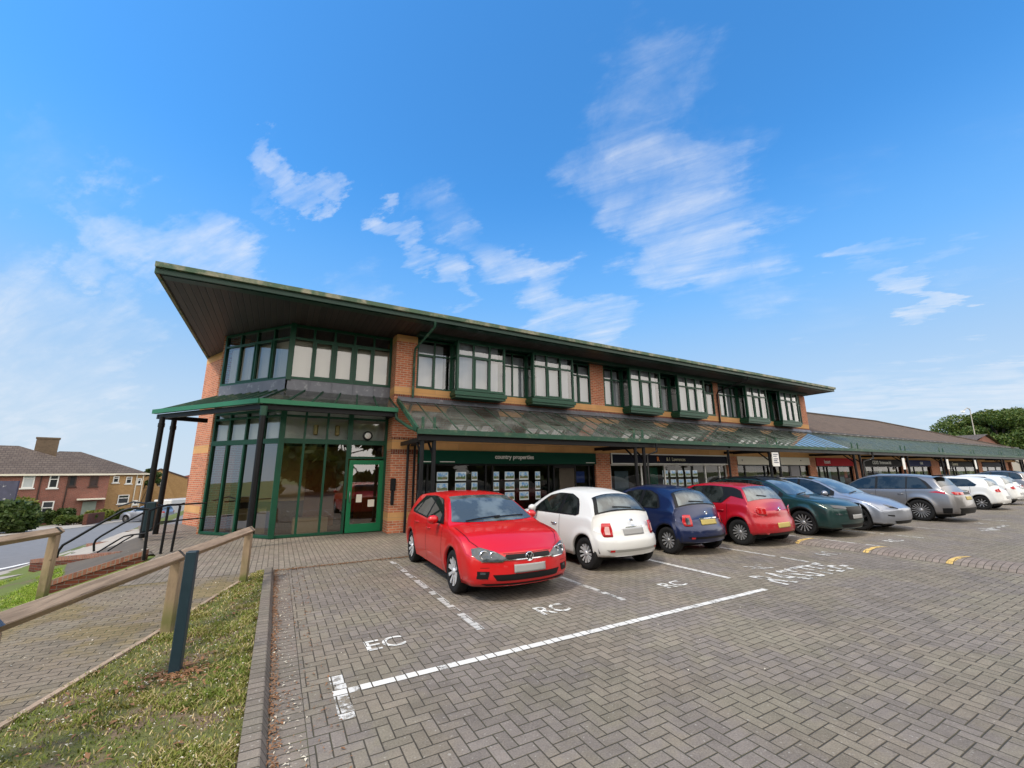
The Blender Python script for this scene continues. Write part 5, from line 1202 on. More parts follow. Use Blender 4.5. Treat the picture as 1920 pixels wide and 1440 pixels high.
            s = hi-.17; z = c.zs(s)-.13-c.handle_dz; y = c.sidey(s, z); b = MB(); x = c.X(s, y, z); b.tube([(x-.085, sg*(y+.002), z), (x-.07, sg*(y+.028), z), (x+.07, sg*(y+.028), z+.003), (x+.085, sg*(y+.002), z+.003)], .012, 6)
            b.build('handle', M['chrome'] if c.chrome_handle else paint, dm, local=True)
        # underside and wheel wells
        b = MB(); w = c.W/2-.24; b.box(-L/2+.35, L/2-.35, -w, w, .17, .55); b.build('underbody', M['under'], t, local=True)
        for xw in c.xw:
            for sg in (1, -1):
                b = MB(); x = L/2-xw; n = 16; r = ra+.012; y0, y1 = sg*(c.W/2-.26), sg*(c.hw(xw)-.045)
                vs = [(x+math.cos(a)*r, y, c.wr+math.sin(a)*r) for y in (y0, y1) for a in [math.pi*i/n-.1+.2*i/n*0 for i in range(n+1)]]
                b.add(vs, [(i, i+1, n+2+i, n+1+i) for i in range(n)], 0, True); b.add(vs[:n+1], [range(n+1)]); b.build('wheel_arch_liner', M['under'], t, local=True)
        if c.cladding:
            for xw in c.xw:
                for sg in (1, -1):
                    b = MB(); n = 20; vs = []
                    for i in range(n+1):
                        a = -.28+(math.pi+.56)*i/n
                        for rr, oo in ((ra-.005, -.03), (ra-.003, .008), (ra+.05, .012), (ra+.058, 0)):
                            s_ = xw-math.cos(a)*rr; z_ = max(.2, c.wr+math.sin(a)*rr); yy = c.sidey(s_, z_)+oo; vs.append((c.X(s_, yy, z_), sg*yy, z_))
                    b.add(vs, [(i*4+k, i*4+k+1, i*4+5+k, i*4+4+k) for i in range(n) for k in range(3)], 0, True); b.build('cladding', M['ctrim'], t, local=True)
            for sg in (1, -1):
                b = MB(); s0, s1 = c.xw[0]+ra, c.xw[1]-ra; vs = []
                for i in range(13):
                    s_ = s0+(s1-s0)*i/12
                    for z_ in (c.zb(s_), c.zb(s_)+.06, c.zb(s_)+.13): yy = c.sidey(s_, z_)+.010; vs.append((c.X(s_, yy, z_), sg*yy, z_))
                b.add(vs, [(i*3+k, i*3+k+1, i*3+4+k, i*3+3+k) for i in range(12) for k in range(2)], 0, True); b.build('cladding', M['ctrim'], t, local=True)
        c.t, c.paint = t, paint; c.wheels(); return c
    def wheels(c):
        t = c.t; src = None
        for xw in c.xw:
            for sg in (1, -1):
                x, y = c.L/2-xw, sg*(c.hw(xw)-.022)
                if src is None:
                    r, w = c.wr, .20; b = MB(); rr = r*c.rimr
                    lathe(b, (0, 0, 0), (0, 1, 0), [(-w, rr), (-w, r*.9), (-w*.85, r*.985), (-w*.6, r), (-w*.3, r), (-.02, r*.985), (-.002, r*.93), (.004, r*.8), (-.004, rr*1.03), (-.012, rr)], 32); ty = b.build('wheel', M['tyre'], t, local=True)
                    b = MB(); lathe(b, (0, 0, 0), (0, 1, 0), [(-.10, 0), (-.10, rr*.9), (-.012, rr*.94), (0, rr*.95), (0, rr*1.01), (-.014, rr*1.02)], 32, 1)
                    n = c.spokes
                    for i in range(n):
                        a = 2*math.pi*i/n+.2; dv = Vector((math.cos(a), 0, math.sin(a))); pv = Vector((-math.sin(a), 0, math.cos(a))); w0, w1 = rr*c.spw*.55, rr*c.spw
                        p0, p1 = dv*rr*.16+Vector((0, -.022, 0)), dv*rr*.95+Vector((0, -.006, 0))
                        vs = [p0-pv*w0, p0+pv*w0, p1+pv*w1, p1-pv*w1]; vs = [v+Vector((0, 0, 0)) for v in vs]+[v-Vector((0, .03, 0)) for v in vs]
                        b.add(vs, [(0,1,2,3), (0,4,5,1), (1,5,6,2), (2,6,7,3), (3,7,4,0)], 0)
                    lathe(b, (0, 0, 0), (0, 1, 0), [(-.03, rr*.24), (-.006, rr*.22), (.0, rr*.12), (0, 0)], 16, 0)
                    rim = b.build('rim', [M[c.rim], M['under']], ty, local=True); src = ty; o = ty; src_r = rim
                else:
                    o = src.copy(); scn.collection.objects.link(o); o.parent = t; q = src_r.copy(); scn.collection.objects.link(q); q.parent = o
                o.location = (x, y, c.wr); o.rotation_euler = (0, random.uniform(0, 3), 0 if sg > 0 else math.pi)
                if sg < 0: o.rotation_euler = (0, 0, math.pi)
    # patches on the skin
    def side_patch(c, name, poly, mat, off=.004, sides=(1, -1), n=18, m=4, parent=None):
        ss = [p[0] for p in poly]; s0, s1 = min(ss), max(ss); out = []
        def span(s):
            zs_ = []
            for i in range(len(poly)):
                a, b_ = poly[i], poly[(i+1) % len(poly)]
                if (a[0] <= s <= b_[0]) or (b_[0] <= s <= a[0]):
                    if abs(a[0]-b_[0]) < 1e-9: zs_ += [a[1], b_[1]]
                    else: zs_.append(a[1]+(b_[1]-a[1])*(s-a[0])/(b_[0]-a[0]))
            return min(zs_), max(zs_)
        for sg in sides:
            vs = []
            for i in range(n+1):
                s = s0+(s1-s0)*i/n; lo, hi = span(min(max(s, s0+1e-4), s1-1e-4))
                for k in range(m+1):
                    z = lo+(hi-lo)*k/m; y = c.sidey(s, z); vs.append((c.X(s, y, z), sg*(y+off), z))
            F = [(i*(m+1)+k, i*(m+1)+k+1, (i+1)*(m+1)+k+1, (i+1)*(m+1)+k) for i in range(n) for k in range(m)]
            if sg < 0: F = [f[::-1] for f in F]
            out.append(MB().add(vs, F, 0, True).build(name, mat, parent or c.t, local=True))
        return out
    def top_patch(c, name, sA, sB, wf, mat, off=.006, curveA=0., curveB=0., n=16, m=8):
        """between station sA and sB; the ends may curve back with y; wf = fraction of the width"""
        vs = []
        for k in range(m+1):
            for i in range(n+1):
                u = -1+2*i/n; a, b_ = sA+curveA*u*u, sB+curveB*u*u; s = a+(b_-a)*k/m; w = (wf[0]+(wf[1]-wf[0])*k/m); ye, ze = c.E(s); y = ye*w*u; z = c.topz(s, y)
                ds = (c.zt(s+.01)-c.zt(s-.01))/.02; nn_ = Vector((ds, 0, 1)).normalized(); vs.append((c.X(s, y, z)+nn_.x*off, y, z+nn_.z*off))
        return MB().add(vs, [(k*(n+1)+i, k*(n+1)+i+1, (k+1)*(n+1)+i+1, (k+1)*(n+1)+i) for k in range(m) for i in range(n)], 0, True).build(name, mat, c.t, local=True)
    def end_patch(c, name, poly, mat, end='front', off=.006, sym=True, n=14, m=5, parent=None, thick=0):
        """polygon in (y, z) laid on the nose or tail skin"""
        sgx = 1 if end == 'front' else -1; s_ = 0 if end == 'front' else c.L; ys = [p[0] for p in poly]; y0, y1 = min(ys), max(ys)
        def span(y):
            zz = []
            for i in range(len(poly)):
                a, b_ = poly[i], poly[(i+1) % len(poly)]
                if (a[0] <= y <= b_[0]) or (b_[0] <= y <= a[0]):
                    if abs(a[0]-b_[0]) < 1e-9: zz += [a[1], b_[1]]
                    else: zz.append(a[1]+(b_[1]-a[1])*(y-a[0])/(b_[0]-a[0]))
            return min(zz), max(zz)
        out = []
        hwN = c.ring(s_)[5][0]
        for sg in ((1, -1) if sym else (1,)):
            vs = []
            for i in range(n+1):
                y = y0+(y1-y0)*i/n; lo, hi = span(min(max(y, y0+1e-4), y1-1e-4))
                for k in range(m+1):
                    z = lo+(hi-lo)*k/m; e = abs(y)/hwN; x = c.X(s_, y, z)+sgx*(.05-.05*max(0, (e-.80)/.2)**2*(1 if e > .8 else 0)+off); vs.append((x, sg*y, z))
            F = [(i*(m+1)+k, i*(m+1)+k+1, (i+1)*(m+1)+k+1, (i+1)*(m+1)+k) for i in range(n) for k in range(m)]
            if sg*sgx > 0: F = [f[::-1] for f in F]
            o = MB().add(vs, F, 0, True).build(name, mat, parent or c.t, local=True); out.append(o)
            if thick: mo = o.modifiers.new('s', 'SOLIDIFY'); mo.thickness = thick; mo.offset = -1
        return out
    def mirror(c, s, mat, sz=(.10, .10, .075), dz=.06):
        for sg in (1, -1):
            z = c.zs(s)+dz; y = c.ysh(s); x = c.X(s, y, z); b = MB(); n = 10; vs = []
            for i in range(7):
                p = -math.pi/2+math.pi*i/6
                for j in range(n): q = 2*math.pi*j/n; vs.append((x+math.cos(p)*math.cos(q)*sz[0]*.75, sg*(y+.12+math.cos(p)*math.sin(q)*sz[1]), z+.02+math.sin(p)*sz[2]))
            b.add(vs, [(i*n+j, i*n+(j+1) % n, (i+1)*n+(j+1) % n, (i+1)*n+j) for i in range(6) for j in range(n)], 0, True)
            o = b.build('mirror', mat, c.t, local=True); b = MB(); b.bar((x, sg*(y-.01), z-.035), (x, sg*(y+.09), z-.02), .05, .03); b.build('mirror_arm', M['ctrim'], o, local=True)
    def wiper(c, s, y0, y1, front=True):
        b = MB(); P = []
        for k in range(5):
            y = y0+(y1-y0)*k/4; ss = s+(k/4)*(.07 if front else -.03); z = c.topz(ss, y); P.append((c.X(ss, y, z), y, z+.028))
        b.tube(P, .011, 5); b.build('wiper', M['ctrim'], c.t, local=True)
def topline(c, name, pts, w=.006, off=.0015, mat='ctrim'):
    """thin dark shut line on the upper skin through (station, fraction of half width) points, both sides"""
    for sg in (1, -1):
        vs = []
        n = 14*(len(pts)-1)
        for i in range(n+1):
            q = i/n*(len(pts)-1); k = min(int(q), len(pts)-2); f = q-k
            for e in (-w, w):
                s = pts[k][0]+(pts[k+1][0]-pts[k][0])*f; u = pts[k][1]+(pts[k+1][1]-pts[k][1])*f
                ds, du = pts[k+1][0]-pts[k][0], pts[k+1][1]-pts[k][1]
                if abs(du) > abs(ds): s += e
                ye, ze = c.E(s); y = ye*u+(e if abs(du) <= abs(ds) else 0); z = c.topz(s, y); vs.append((c.X(s, y, z), sg*y, z+off+.002))
        F = [(2*i, 2*i+1, 2*i+3, 2*i+2) for i in range(n)]; MB().add(vs, F, 0, True).build(name, M[mat], c.t, local=True)
def bpy_clean(o):
    bm = bmesh.new(); bm.from_mesh(o.data); bmesh.ops.remove_doubles(bm, verts=bm.verts, dist=.00001); bm.to_mesh(o.data); bm.free()
def badge(c, end, y, z, r, mat='chrome', off=.02):
    s_ = 0 if end == 'front' else c.L; sg = 1 if end == 'front' else -1; x = c.X(s_, y, z)+sg*(.05+off); b = MB(); lathe(b, (x, y, z), (sg, 0, 0), [(-.02, r), (0, r), (.006, r*.93), (.002, r*.86), (.0, 0)], 22)
    return b.build('badge', M[mat], c.t, local=True), x
def vletters(o, x, y, z, r, mat):                  # stacked V over W strokes inside the ring
    b = MB(); Z = lambda a, e: (x+.008, y+a*r, z+e*r)
    for p, q in (((-.30, .78), (0, .12)), ((.30, .78), (0, .12)), ((-.72, .42), (-.32, -.68)), ((-.32, -.68), (0, -.02)), ((0, -.02), (.32, -.68)), ((.32, -.68), (.72, .42))): b.bar(Z(*p), Z(*q), r*.15, .008, up=(1, 0, 0))
    return b.build('badge_letters', mat, o, local=True)

# --- 1 red five-door hatchback, nose towards the camera
red = carpaint('bright_red_paint', (.50, .004, .006)); white = carpaint('white_paint', (.60, .60, .585), rough=.4); navy = carpaint('navy_paint', (.006, .014, .060), metal=.3)
red2 = carpaint('deep_red_paint', (.36, .004, .012), metal=.15); dgreen = carpaint('dark_green_car_paint', (.012, .042, .040), metal=.4); sblue = carpaint('silver_blue_paint', (.30, .32, .37), metal=.6); grey = carpaint('warm_grey_paint', (.22, .21, .21), metal=.6)
H1 = Car(crown=.038, r_e=.045, L=4.22, W=1.79, wb=2.62, fo=.87, wr=.315, Wr=.60, chrome_handle=False, handle_dz=.0, cladding=False, doors=[1.42, 2.35, 3.25], spw=.125, spokes=10, rimr=.70,
  top=[(0, .70), (.12, .76), (.5, .88), (.95, .965), (1.12, .99), (1.5, 1.19), (1.95, 1.395), (2.35, 1.445), (2.8, 1.45), (3.4, 1.415), (3.72, 1.37), (3.95, 1.13), (4.1, .97), (4.22, .88)],
  belt=[(0, .64), (.5, .80), (1.1, .915), (1.6, .94), (2.6, .965), (3.5, 1.0), (3.9, .98), (4.22, .84)],
  nose=[(.2, .06), (.34, .0), (.50, .01), (.60, .03), (.75, .10)], tail=[(.25, .05), (.42, 0), (.62, .02), (.85, .06), (1.1, .12)], nose_bow=.32, tail_bow=.16)
c = H1.build('hatchback_car', (3.43, 7.66, 0), R(-90-1.8), 'bright red five-door hatchback parked nose out, nearest the camera', red)
c.top_patch('windscreen', 1.10, 1.93, (.93, .93), M['cscreen'], curveA=.16, curveB=.05)
c.top_patch('rear_screen', 3.74, 3.98, (.86, .84), M['cglass'])
c.side_patch('window_surround', [(1.42, .955), (1.62, 1.10), (2.05, 1.335), (2.6, 1.375), (3.3, 1.345), (3.62, 1.06), (3.5, 1.015), (2.4, .975)], M['ctrim'], .003)
c.side_patch('side_window', [(1.66, .985), (1.72, 1.13), (2.1, 1.335), (2.42, 1.36), (2.42, .995)], M['cglass'], .006)
c.side_patch('side_window', [(2.50, .998), (2.50, 1.36), (3.05, 1.345), (3.22, 1.03)], M['cglass'], .006)
c.side_patch('side_window', [(3.27, 1.035), (3.12, 1.335), (3.28, 1.325), (3.53, 1.05)], M['cglass'], .006)
topline(c, 'bonnet_gap', [(.04, .72), (.12, .80), (.35, .88), (1.05, .91)]); c.mirror(1.62, red); c.wiper(1.17, -.55, .12); c.wiper(1.20, .0, .60)
hl = c.end_patch('headlight', [(.36, .60), (.40, .555), (.70, .56), (.80, .62), (.80, .72), (.70, .745), (.50, .685)], M['lens'], off=.010)
for k, o in enumerate(hl):
    sg = 1 if k == 0 else -1; b = MB()
    for yy, rr in ((.66, .062), (.54, .048)): lathe(b, (c.X(0, yy, .645)+.054, sg*yy, .642), (1, 0, 0), [(-.02, rr), (.012, rr), (.010, rr*.86), (-.004, rr*.60)], 16)
    b.build('lamp_reflector', M['chrome'], o, local=True)
c.end_patch('headlight_rim', [(.37, .586), (.42, .548), (.70, .550), (.70, .560), (.42, .560)], M['chrome'], off=.016, m=1)
c.end_patch('grille', [(-.40, .575), (.40, .575), (.385, .645), (-.385, .645)], M['ctrim'], off=.008, sym=False, n=20)
c.end_patch('grille_strip', [(-.40, .568), (.40, .568), (.40, .580), (-.40, .580)], M['chrome'], off=.012, sym=False, n=20, m=1)
c.end_patch('lower_grille', [(-.50, .30), (.50, .30), (.56, .385), (-.56, .385)], M['ctrim'], off=.006, sym=False, n=20)
c.end_patch('fog_lamp_recess', [(.62, .33), (.76, .33), (.76, .43), (.60, .43)], M['ctrim'], off=.008)
c.end_patch('fog_lamp', [(.655, .39), (.72, .39), (.72, .42), (.655, .42)], M['lens'], off=.014)
c.end_patch('chin_spoiler', [(-.66, .235), (.66, .235), (.70, .262), (-.70, .262)], M['ctrim'], off=.004, sym=False, n=20, m=1)
c.end_patch('number_plate', [(-.26, .40), (.26, .40), (.26, .51), (-.26, .51)], M['plate_w'], off=.018, sym=False, thick=.008)
o, x = badge(c, 'front', 0, .60, .068, off=.012); vletters(o, x, 0, .60, .062, M['ctrim'])
c.end_patch('tail_light', [(.50, .82), (.74, .80), (.76, .93), (.52, .94)], M['redlens'], 'rear')
c.end_patch('bumper_gap', [(.0, .655), (.40, .655), (.40, .660), (.0, .660)], M['ctrim'], off=.002, m=1)
c.end_patch('bumper_crease', [(.60, .475), (.80, .47), (.80, .476), (.60, .481)], M['ctrim'], off=.002, m=1)
# --- 2/3 small rounded three-door cars, tails out
def small3(loc, rz, label, paint, plate):
    k = Car(L=3.56, W=1.627, wb=2.30, fo=.70, wr=.295, Wr=.50, chrome_handle=True, handle_dz=.06, cladding=False, doors=[1.20, 2.22], spw=.10, spokes=12, rim='alloy' if paint is white else 'galloy', r_e=.10,
      top=[(0, .74), (.15, .84), (.5, .95), (.80, 1.0), (.95, 1.03), (1.25, 1.26), (1.6, 1.43), (2.0, 1.485), (2.5, 1.475), (2.85, 1.42), (3.0, 1.36), (3.22, 1.10), (3.38, .96), (3.50, .84), (3.56, .78)],
      belt=[(0, .66), (.5, .86), (1.0, .945), (1.7, .955), (2.6, .96), (3.0, .96), (3.3, .89), (3.56, .72)],
      nose=[(.2, .05), (.4, .0), (.7, .06)], tail=[(.25, .06), (.42, .0), (.56, .015), (.62, .07), (.85, .13), (1.0, .2)], nose_bow=.34, tail_bow=.27, crown=.075, tail_lo=.27, flare=.028)
    c = k.build('three_door_car', loc, rz, label, paint); c.E0 = 1
    c.top_patch('rear_screen', 2.98, 3.27, (.98, .96), M['ctrim'], off=.005); c.top_patch('rear_window', 3.005, 3.245, (.82, .84), M['cscreen'], off=.010)
    c.top_patch('windscreen', .98, 1.56, (.93, .93), M['cscreen'], curveA=.12, curveB=.04)
    c.side_patch('window_surround', [(1.20, .965), (1.34, 1.13), (1.62, 1.31), (1.95, 1.375), (2.40, 1.365), (2.68, 1.26), (2.82, 1.0), (2.80, .965)], M['ctrim'], .003)
    c.side_patch('side_window', [(1.30, .985), (1.40, 1.13), (1.66, 1.30), (1.95, 1.355), (2.14, 1.36), (2.14, .985)], M['cglass'], .006)
    c.side_patch('side_window', [(2.24, .985), (2.24, 1.355), (2.40, 1.345), (2.62, 1.25), (2.74, 1.04), (2.75, .985)], M['cglass'], .006)
    c.mirror(1.36, paint); c.wiper(3.24, -.25, .22, False)
    tl = c.end_patch('tail_light', [(.50, .62), (.665, .62), (.685, .72), (.655, .86), (.50, .86), (.49, .74)], M['redlens'], 'rear', off=.016, thick=.012)
    for o, sg in zip(tl, (1, -1)):
        q = c.end_patch('lens_insert', [(.545, .66), (.63, .66), (.635, .74), (.615, .80), (.545, .80)], M['pinklens'] if paint is white else M['lensdark'], 'rear', off=.024, sym=False, parent=o)[0]
        if sg < 0: q.scale.y = -1
    c.end_patch('number_plate', [(-.26, .64), (.26, .64), (.26, .75), (-.26, .75)], plate, 'rear', off=.012, sym=False, thick=.008)
    c.end_patch('chrome_strip', [(-.30, .765), (.30, .765), (.30, .785), (-.30, .785)], M['chrome'], 'rear', off=.012, sym=False, m=1)
    badge(c, 'rear', 0, .885, .036, off=.0)
    c.end_patch('bumper_insert', [(-.62, .355), (.62, .355), (.66, .40), (-.66, .40)], M['ctrim'] if paint is not white else simple('grey_bumper_strip', (.30, .30, .28), .5), 'rear', off=.006, sym=False, n=20, m=2)
    c.end_patch('reflector', [(.52, .358), (.60, .358), (.60, .395), (.52, .395)], M['redlens'], 'rear', off=.014)
    return c
small3((6.03, 7.86, 0), R(90+1.5), 'white three-door rounded small car parked tail out beside the red hatchback', white, M['plate_w'])
small3((8.60, 8.08, 0), R(90+.5), 'navy blue three-door rounded small car parked tail out', navy, M['plate_y'])
# --- 4 red compact hatchback with black pillars, tail out
k = Car(crown=.04, r_e=.05, L=3.85, W=1.735, wb=2.45, fo=.80, wr=.315, Wr=.575, chrome_handle=False, handle_dz=.05, cladding=False, doors=[1.3, 2.25, 3.1], spw=.085, spokes=14, rim='galloy',
  top=[(0, .74), (.12, .84), (.5, .95), (.95, 1.02), (1.1, 1.05), (1.5, 1.32), (1.8, 1.455), (2.2, 1.505), (2.7, 1.495), (3.1, 1.45), (3.25, 1.42), (3.5, 1.14), (3.62, 1.02), (3.75, .93), (3.85, .86)],
  belt=[(0, .66), (.5, .86), (1.1, .965), (2.0, .985), (2.9, 1.0), (3.3, 1.0), (3.6, .95), (3.85, .80)],
  nose=[(.2, .05), (.4, .0), (.75, .08)], tail=[(.25, .05), (.42, .0), (.58, .02), (.66, .07), (.9, .10), (1.1, .14)], nose_bow=.30, tail_bow=.22, flare=.035, tail_lo=.30)
c = k.build('hatchback_car', (11.08, 8.02, 0), R(90), 'deep red five-door hatchback parked tail out with black window pillars', red2)
c.top_patch('rear_screen', 3.27, 3.535, (.97, .97), M['cscreen'], off=.008); c.top_patch('windscreen', 1.12, 1.78, (.93, .93), M['cscreen'], curveA=.12)
c.side_patch('window_surround', [(1.3, 1.0), (1.5, 1.17), (1.85, 1.40), (2.4, 1.435), (3.1, 1.39), (3.28, 1.32), (3.40, 1.12), (3.22, 1.15), (3.02, 1.19), (2.86, 1.02), (2.84, 1.0)], M['ctrim'], .003)
c.side_patch('side_window', [(1.45, 1.01), (1.55, 1.17), (1.88, 1.38), (2.18, 1.415), (2.18, 1.01)], M['cglass'], .006); c.side_patch('side_window', [(2.25, 1.01), (2.25, 1.415), (2.75, 1.395), (2.84, 1.20), (2.76, 1.01)], M['cglass'], .006)
c.mirror(1.5, red2); c.wiper(3.50, -.05, .30, False)
c.end_patch('tail_light', [(.48, .74), (.70, .76), (.745, .86), (.71, .95), (.50, .92)], M['redlens'], 'rear', off=.012, thick=.01)
c.end_patch('number_plate', [(-.26, .44), (.26, .44), (.26, .56), (-.26, .56)], M['plate_y'], 'rear', off=.010, sym=False, thick=.008); badge(c, 'rear', 0, .88, .045)
c.end_patch('lower_bumper', [(-.60, .27), (.60, .27), (.55, .33), (-.55, .33)], M['ctrim'], 'rear', off=.006, sym=False, n=16, m=2)
# --- 5 dark green crossover, nose out
def suv(name, loc, rz, label, paint, L=4.46, W=1.84, wb=2.66, fo=.93, wr=.345, H=1.62, kind='green', roof=None):
    h = H/1.62
    T = [(0, .86), (.1, .92), (.5, 1.0), (1.0, 1.07), (1.18, 1.10), (1.6, 1.34*h), (2.0, 1.53*h), (2.4, 1.60*h), (3.0, 1.62*h), (3.6, 1.56*h), (3.9, 1.51*h), (4.15, 1.26), (4.32, 1.08), (4.46, .98)]
    B = [(0, .78), (.5, .93), (1.15, 1.02), (2.0, 1.05), (3.3, 1.09), (4.0, 1.10), (4.46, .92)]
    if kind == 'electric':
        T = [(0, .70), (.12, .78), (.5, .92), (1.0, 1.04), (1.15, 1.08), (1.6, 1.33), (2.1, 1.55), (2.6, 1.62), (3.0, 1.61), (3.6, 1.50), (4.1, 1.30), (4.5, 1.10), (4.75, .98)]; B = [(0, .62), (.5, .83), (1.15, .98), (2.2, 1.02), (3.5, 1.05), (4.2, 1.06), (4.75, .92)]
    if kind == 'estate':
        T = [(0, .84), (.1, .92), (.6, 1.03), (1.1, 1.10), (1.3, 1.13), (1.75, 1.42), (2.15, 1.60), (2.6, 1.66), (3.3, 1.655), (3.9, 1.60), (4.15, 1.55), (4.45, 1.28), (4.62, 1.12), (4.80, 1.0)]; B = [(0, .76), (.6, .95), (1.3, 1.06), (2.4, 1.08), (3.6, 1.11), (4.3, 1.13), (4.80, .96)]
    q = L/T[-1][0]; T = [(a*q, z) for a, z in T]; B = [(a*q, z) for a, z in B]
    k = Car(L=L, W=W, wb=wb, fo=fo, wr=wr, Wr=.60, chrome_handle=False, handle_dz=.04, cladding=(kind != 'estate'), doors=[1.45*q, 2.5*q, 3.45*q], spw={'green': .05, 'electric': .12, 'estate': .045}[kind], spokes={'green': 14, 'electric': 5, 'estate': 18}[kind],
            rim={'green': 'galloy', 'electric': 'dalloy', 'estate': 'galloy'}[kind], rimr=.72, zlow=.25, nose_lo=.24, tail_lo=.30, flare=.03, top=T, belt=B,
            nose=[(.2, .08), (.45, .0), (.7, .01), (.9, .08)], tail=[(.25, .08), (.5, .0), (.7, .02), (1.0, .08), (1.2, .14)], nose_bow=.30, tail_bow=.20)
    c = k.build(name, loc, rz, label, paint); sr = T[-1][0]
    i0 = 4; ws = T[4][0]; we = T[6][0]; c.top_patch('windscreen', ws-.02, we-.02, (.93, .93), M['cscreen'], curveA=.15, curveB=.05)
    zr_ = c.zr()-.05; b0 = T[-4][0] if kind != 'electric' else T[-4][0]
    rs = T[-4][0]; c.top_patch('rear_screen', rs+.02, T[-3][0]+.03, (.93, .90), M['cglass'], off=.006)
    bz = lambda s: c.zs(s)+.018
    A_, Bp, Cp, Dp = 1.42*q, 2.52*q, 3.42*q, 4.05*q
    tz = lambda s: min(c.E(s)[1]-.03, zr_+.02)
    def strip_win(s0, s1, off, mat, name, e=0.0, slope0=.0, slope1=.0):
        n = 12; P = []; top_ = []; bot = []
        for i in range(n+1):
            s = s0+(s1-s0)*i/n; bot.append((s, bz(s)+e)); z1 = tz(s)-e; z1 = min(z1, bz(s)+e+(s-s0)*slope0 if slope0 else 9, bz(s)+e+(s1-s)*slope1 if slope1 else 9); top_.append((s, max(z1, bz(s)+e+.003)))
        c.side_patch(name, bot+top_[::-1], mat, off, n=24)
    strip_win(A_, Dp+.15, .003, M['ctrim'], 'window_surround', 0, .0, 1.1)
    strip_win(A_+.12, Bp-.04, .006, M['cglass'], 'side_window', .012); strip_win(Bp+.04, Cp-.02, .006, M['cglass'], 'side_window', .012); strip_win(Cp+.03, Dp, .006, M['cglass'], 'side_window', .014, .0, 1.3)
    c.mirror(1.62*q, M['ctrim'] if kind == 'green' else paint, (.12, .12, .085))
    if roof:
        c.top_patch('roof_panel', we+.02, rs-.02, (.985, .985), M[roof], off=.004, n=16, m=12)
    if kind == 'green':
        for sg in (1, -1):
            P = []
            for i in range(9): s = we+.1+(rs-we-.1)*i/8; ye, ze = c.E(s); P.append((c.X(s, ye, ze), sg*(ye-.03), ze+(.05 if 0 < i < 8 else .0)))
            MB().tube(P, .02, 6).build('roof_rail', M['ctrim'], c.t, local=True)
    return c
c = suv('crossover_car', (14.22, 8.05, 0), R(-90), 'dark green crossover with black roof rails parked nose out', dgreen, kind='green', roof='ctrim')
c.end_patch('headlight', [(.42, .76), (.74, .79), (.80, .87), (.60, .86), (.42, .83)], M['lensdark'], off=.010); c.end_patch('grille', [(-.40, .48), (.40, .48), (.46, .82), (-.46, .82)], M['ctrim'], off=.008, sym=False, n=16)
c.end_patch('number_plate', [(-.26, .50), (.26, .50), (.26, .61), (-.26, .61)], M['plate_w'], off=.02, sym=False, thick=.008); c.end_patch('lower_grille', [(-.62, .27), (.62, .27), (.66, .36), (-.66, .36)], M['ctrim'], off=.006, sym=False)
c.end_patch('daytime_lamp', [(.58, .60), (.76, .62), (.76, .65), (.60, .64)], M['lens'], off=.010); c.wiper(1.2, -.5, .15)
c = suv('electric_car', (16.70, 7.92, 0), R(-90), 'silver-blue smooth electric crossover with dark wheels parked nose out', sblue, L=4.75, W=1.90, wb=2.89, fo=.86, wr=.36, kind='electric', roof='cglass')
c.end_patch('headlight', [(.46, .665), (.72, .70), (.84, .80), (.80, .805), (.62, .745), (.46, .69)], M['lensdark'], off=.010); c.end_patch('lower_grille', [(-.52, .24), (.52, .24), (.60, .33), (-.60, .33)], M['ctrim'], off=.008, sym=False, n=16)
c.end_patch('side_intake', [(.62, .46), (.80, .48), (.80, .51), (.62, .50)], M['ctrim'], off=.008); c.wiper(1.15, -.5, .15)
# --- grey estate-like crossover, tail out
c = suv('estate_car', (21.50, 7.72, 0), R(90), 'warm grey long crossover estate with many-spoked wheels parked tail out', grey, L=4.80, W=1.93, wb=2.87, fo=.87, wr=.375, kind='estate', roof=None)
c.end_patch('tail_light', [(.30, .94), (.80, .95), (.86, 1.02), (.80, 1.05), (.30, 1.03)], M['redlens'], 'rear', off=.012); c.end_patch('light_bar', [(-.32, .95), (.32, .95), (.32, 1.03), (-.32, 1.03)], M['ctrim'], 'rear', off=.012, sym=False)
c.side_patch('tail_light', [(4.05, 1.02), (4.35, 1.0), (4.66, .96), (4.66, 1.03), (4.30, 1.06)], M['redlens'], .005); c.end_patch('number_plate', [(-.26, .76), (.26, .76), (.26, .88), (-.26, .88)], M['plate_y'], 'rear', off=.012, sym=False, thick=.008)
c.end_patch('lower_bumper', [(-.78, .30), (.78, .30), (.80, .50), (-.80, .50)], M['ctrim'], 'rear', off=.008, sym=False, n=20); c.side_patch('lower_bumper', [(4.42, .30), (4.42, .48), (4.74, .50), (4.74, .31)], M['ctrim'], .006)
b = MB(); b.box(-2.02, -1.72, -.56, .56, 1.575, 1.615); b.build('roof_spoiler', M['ctrim'], c.t, local=True)
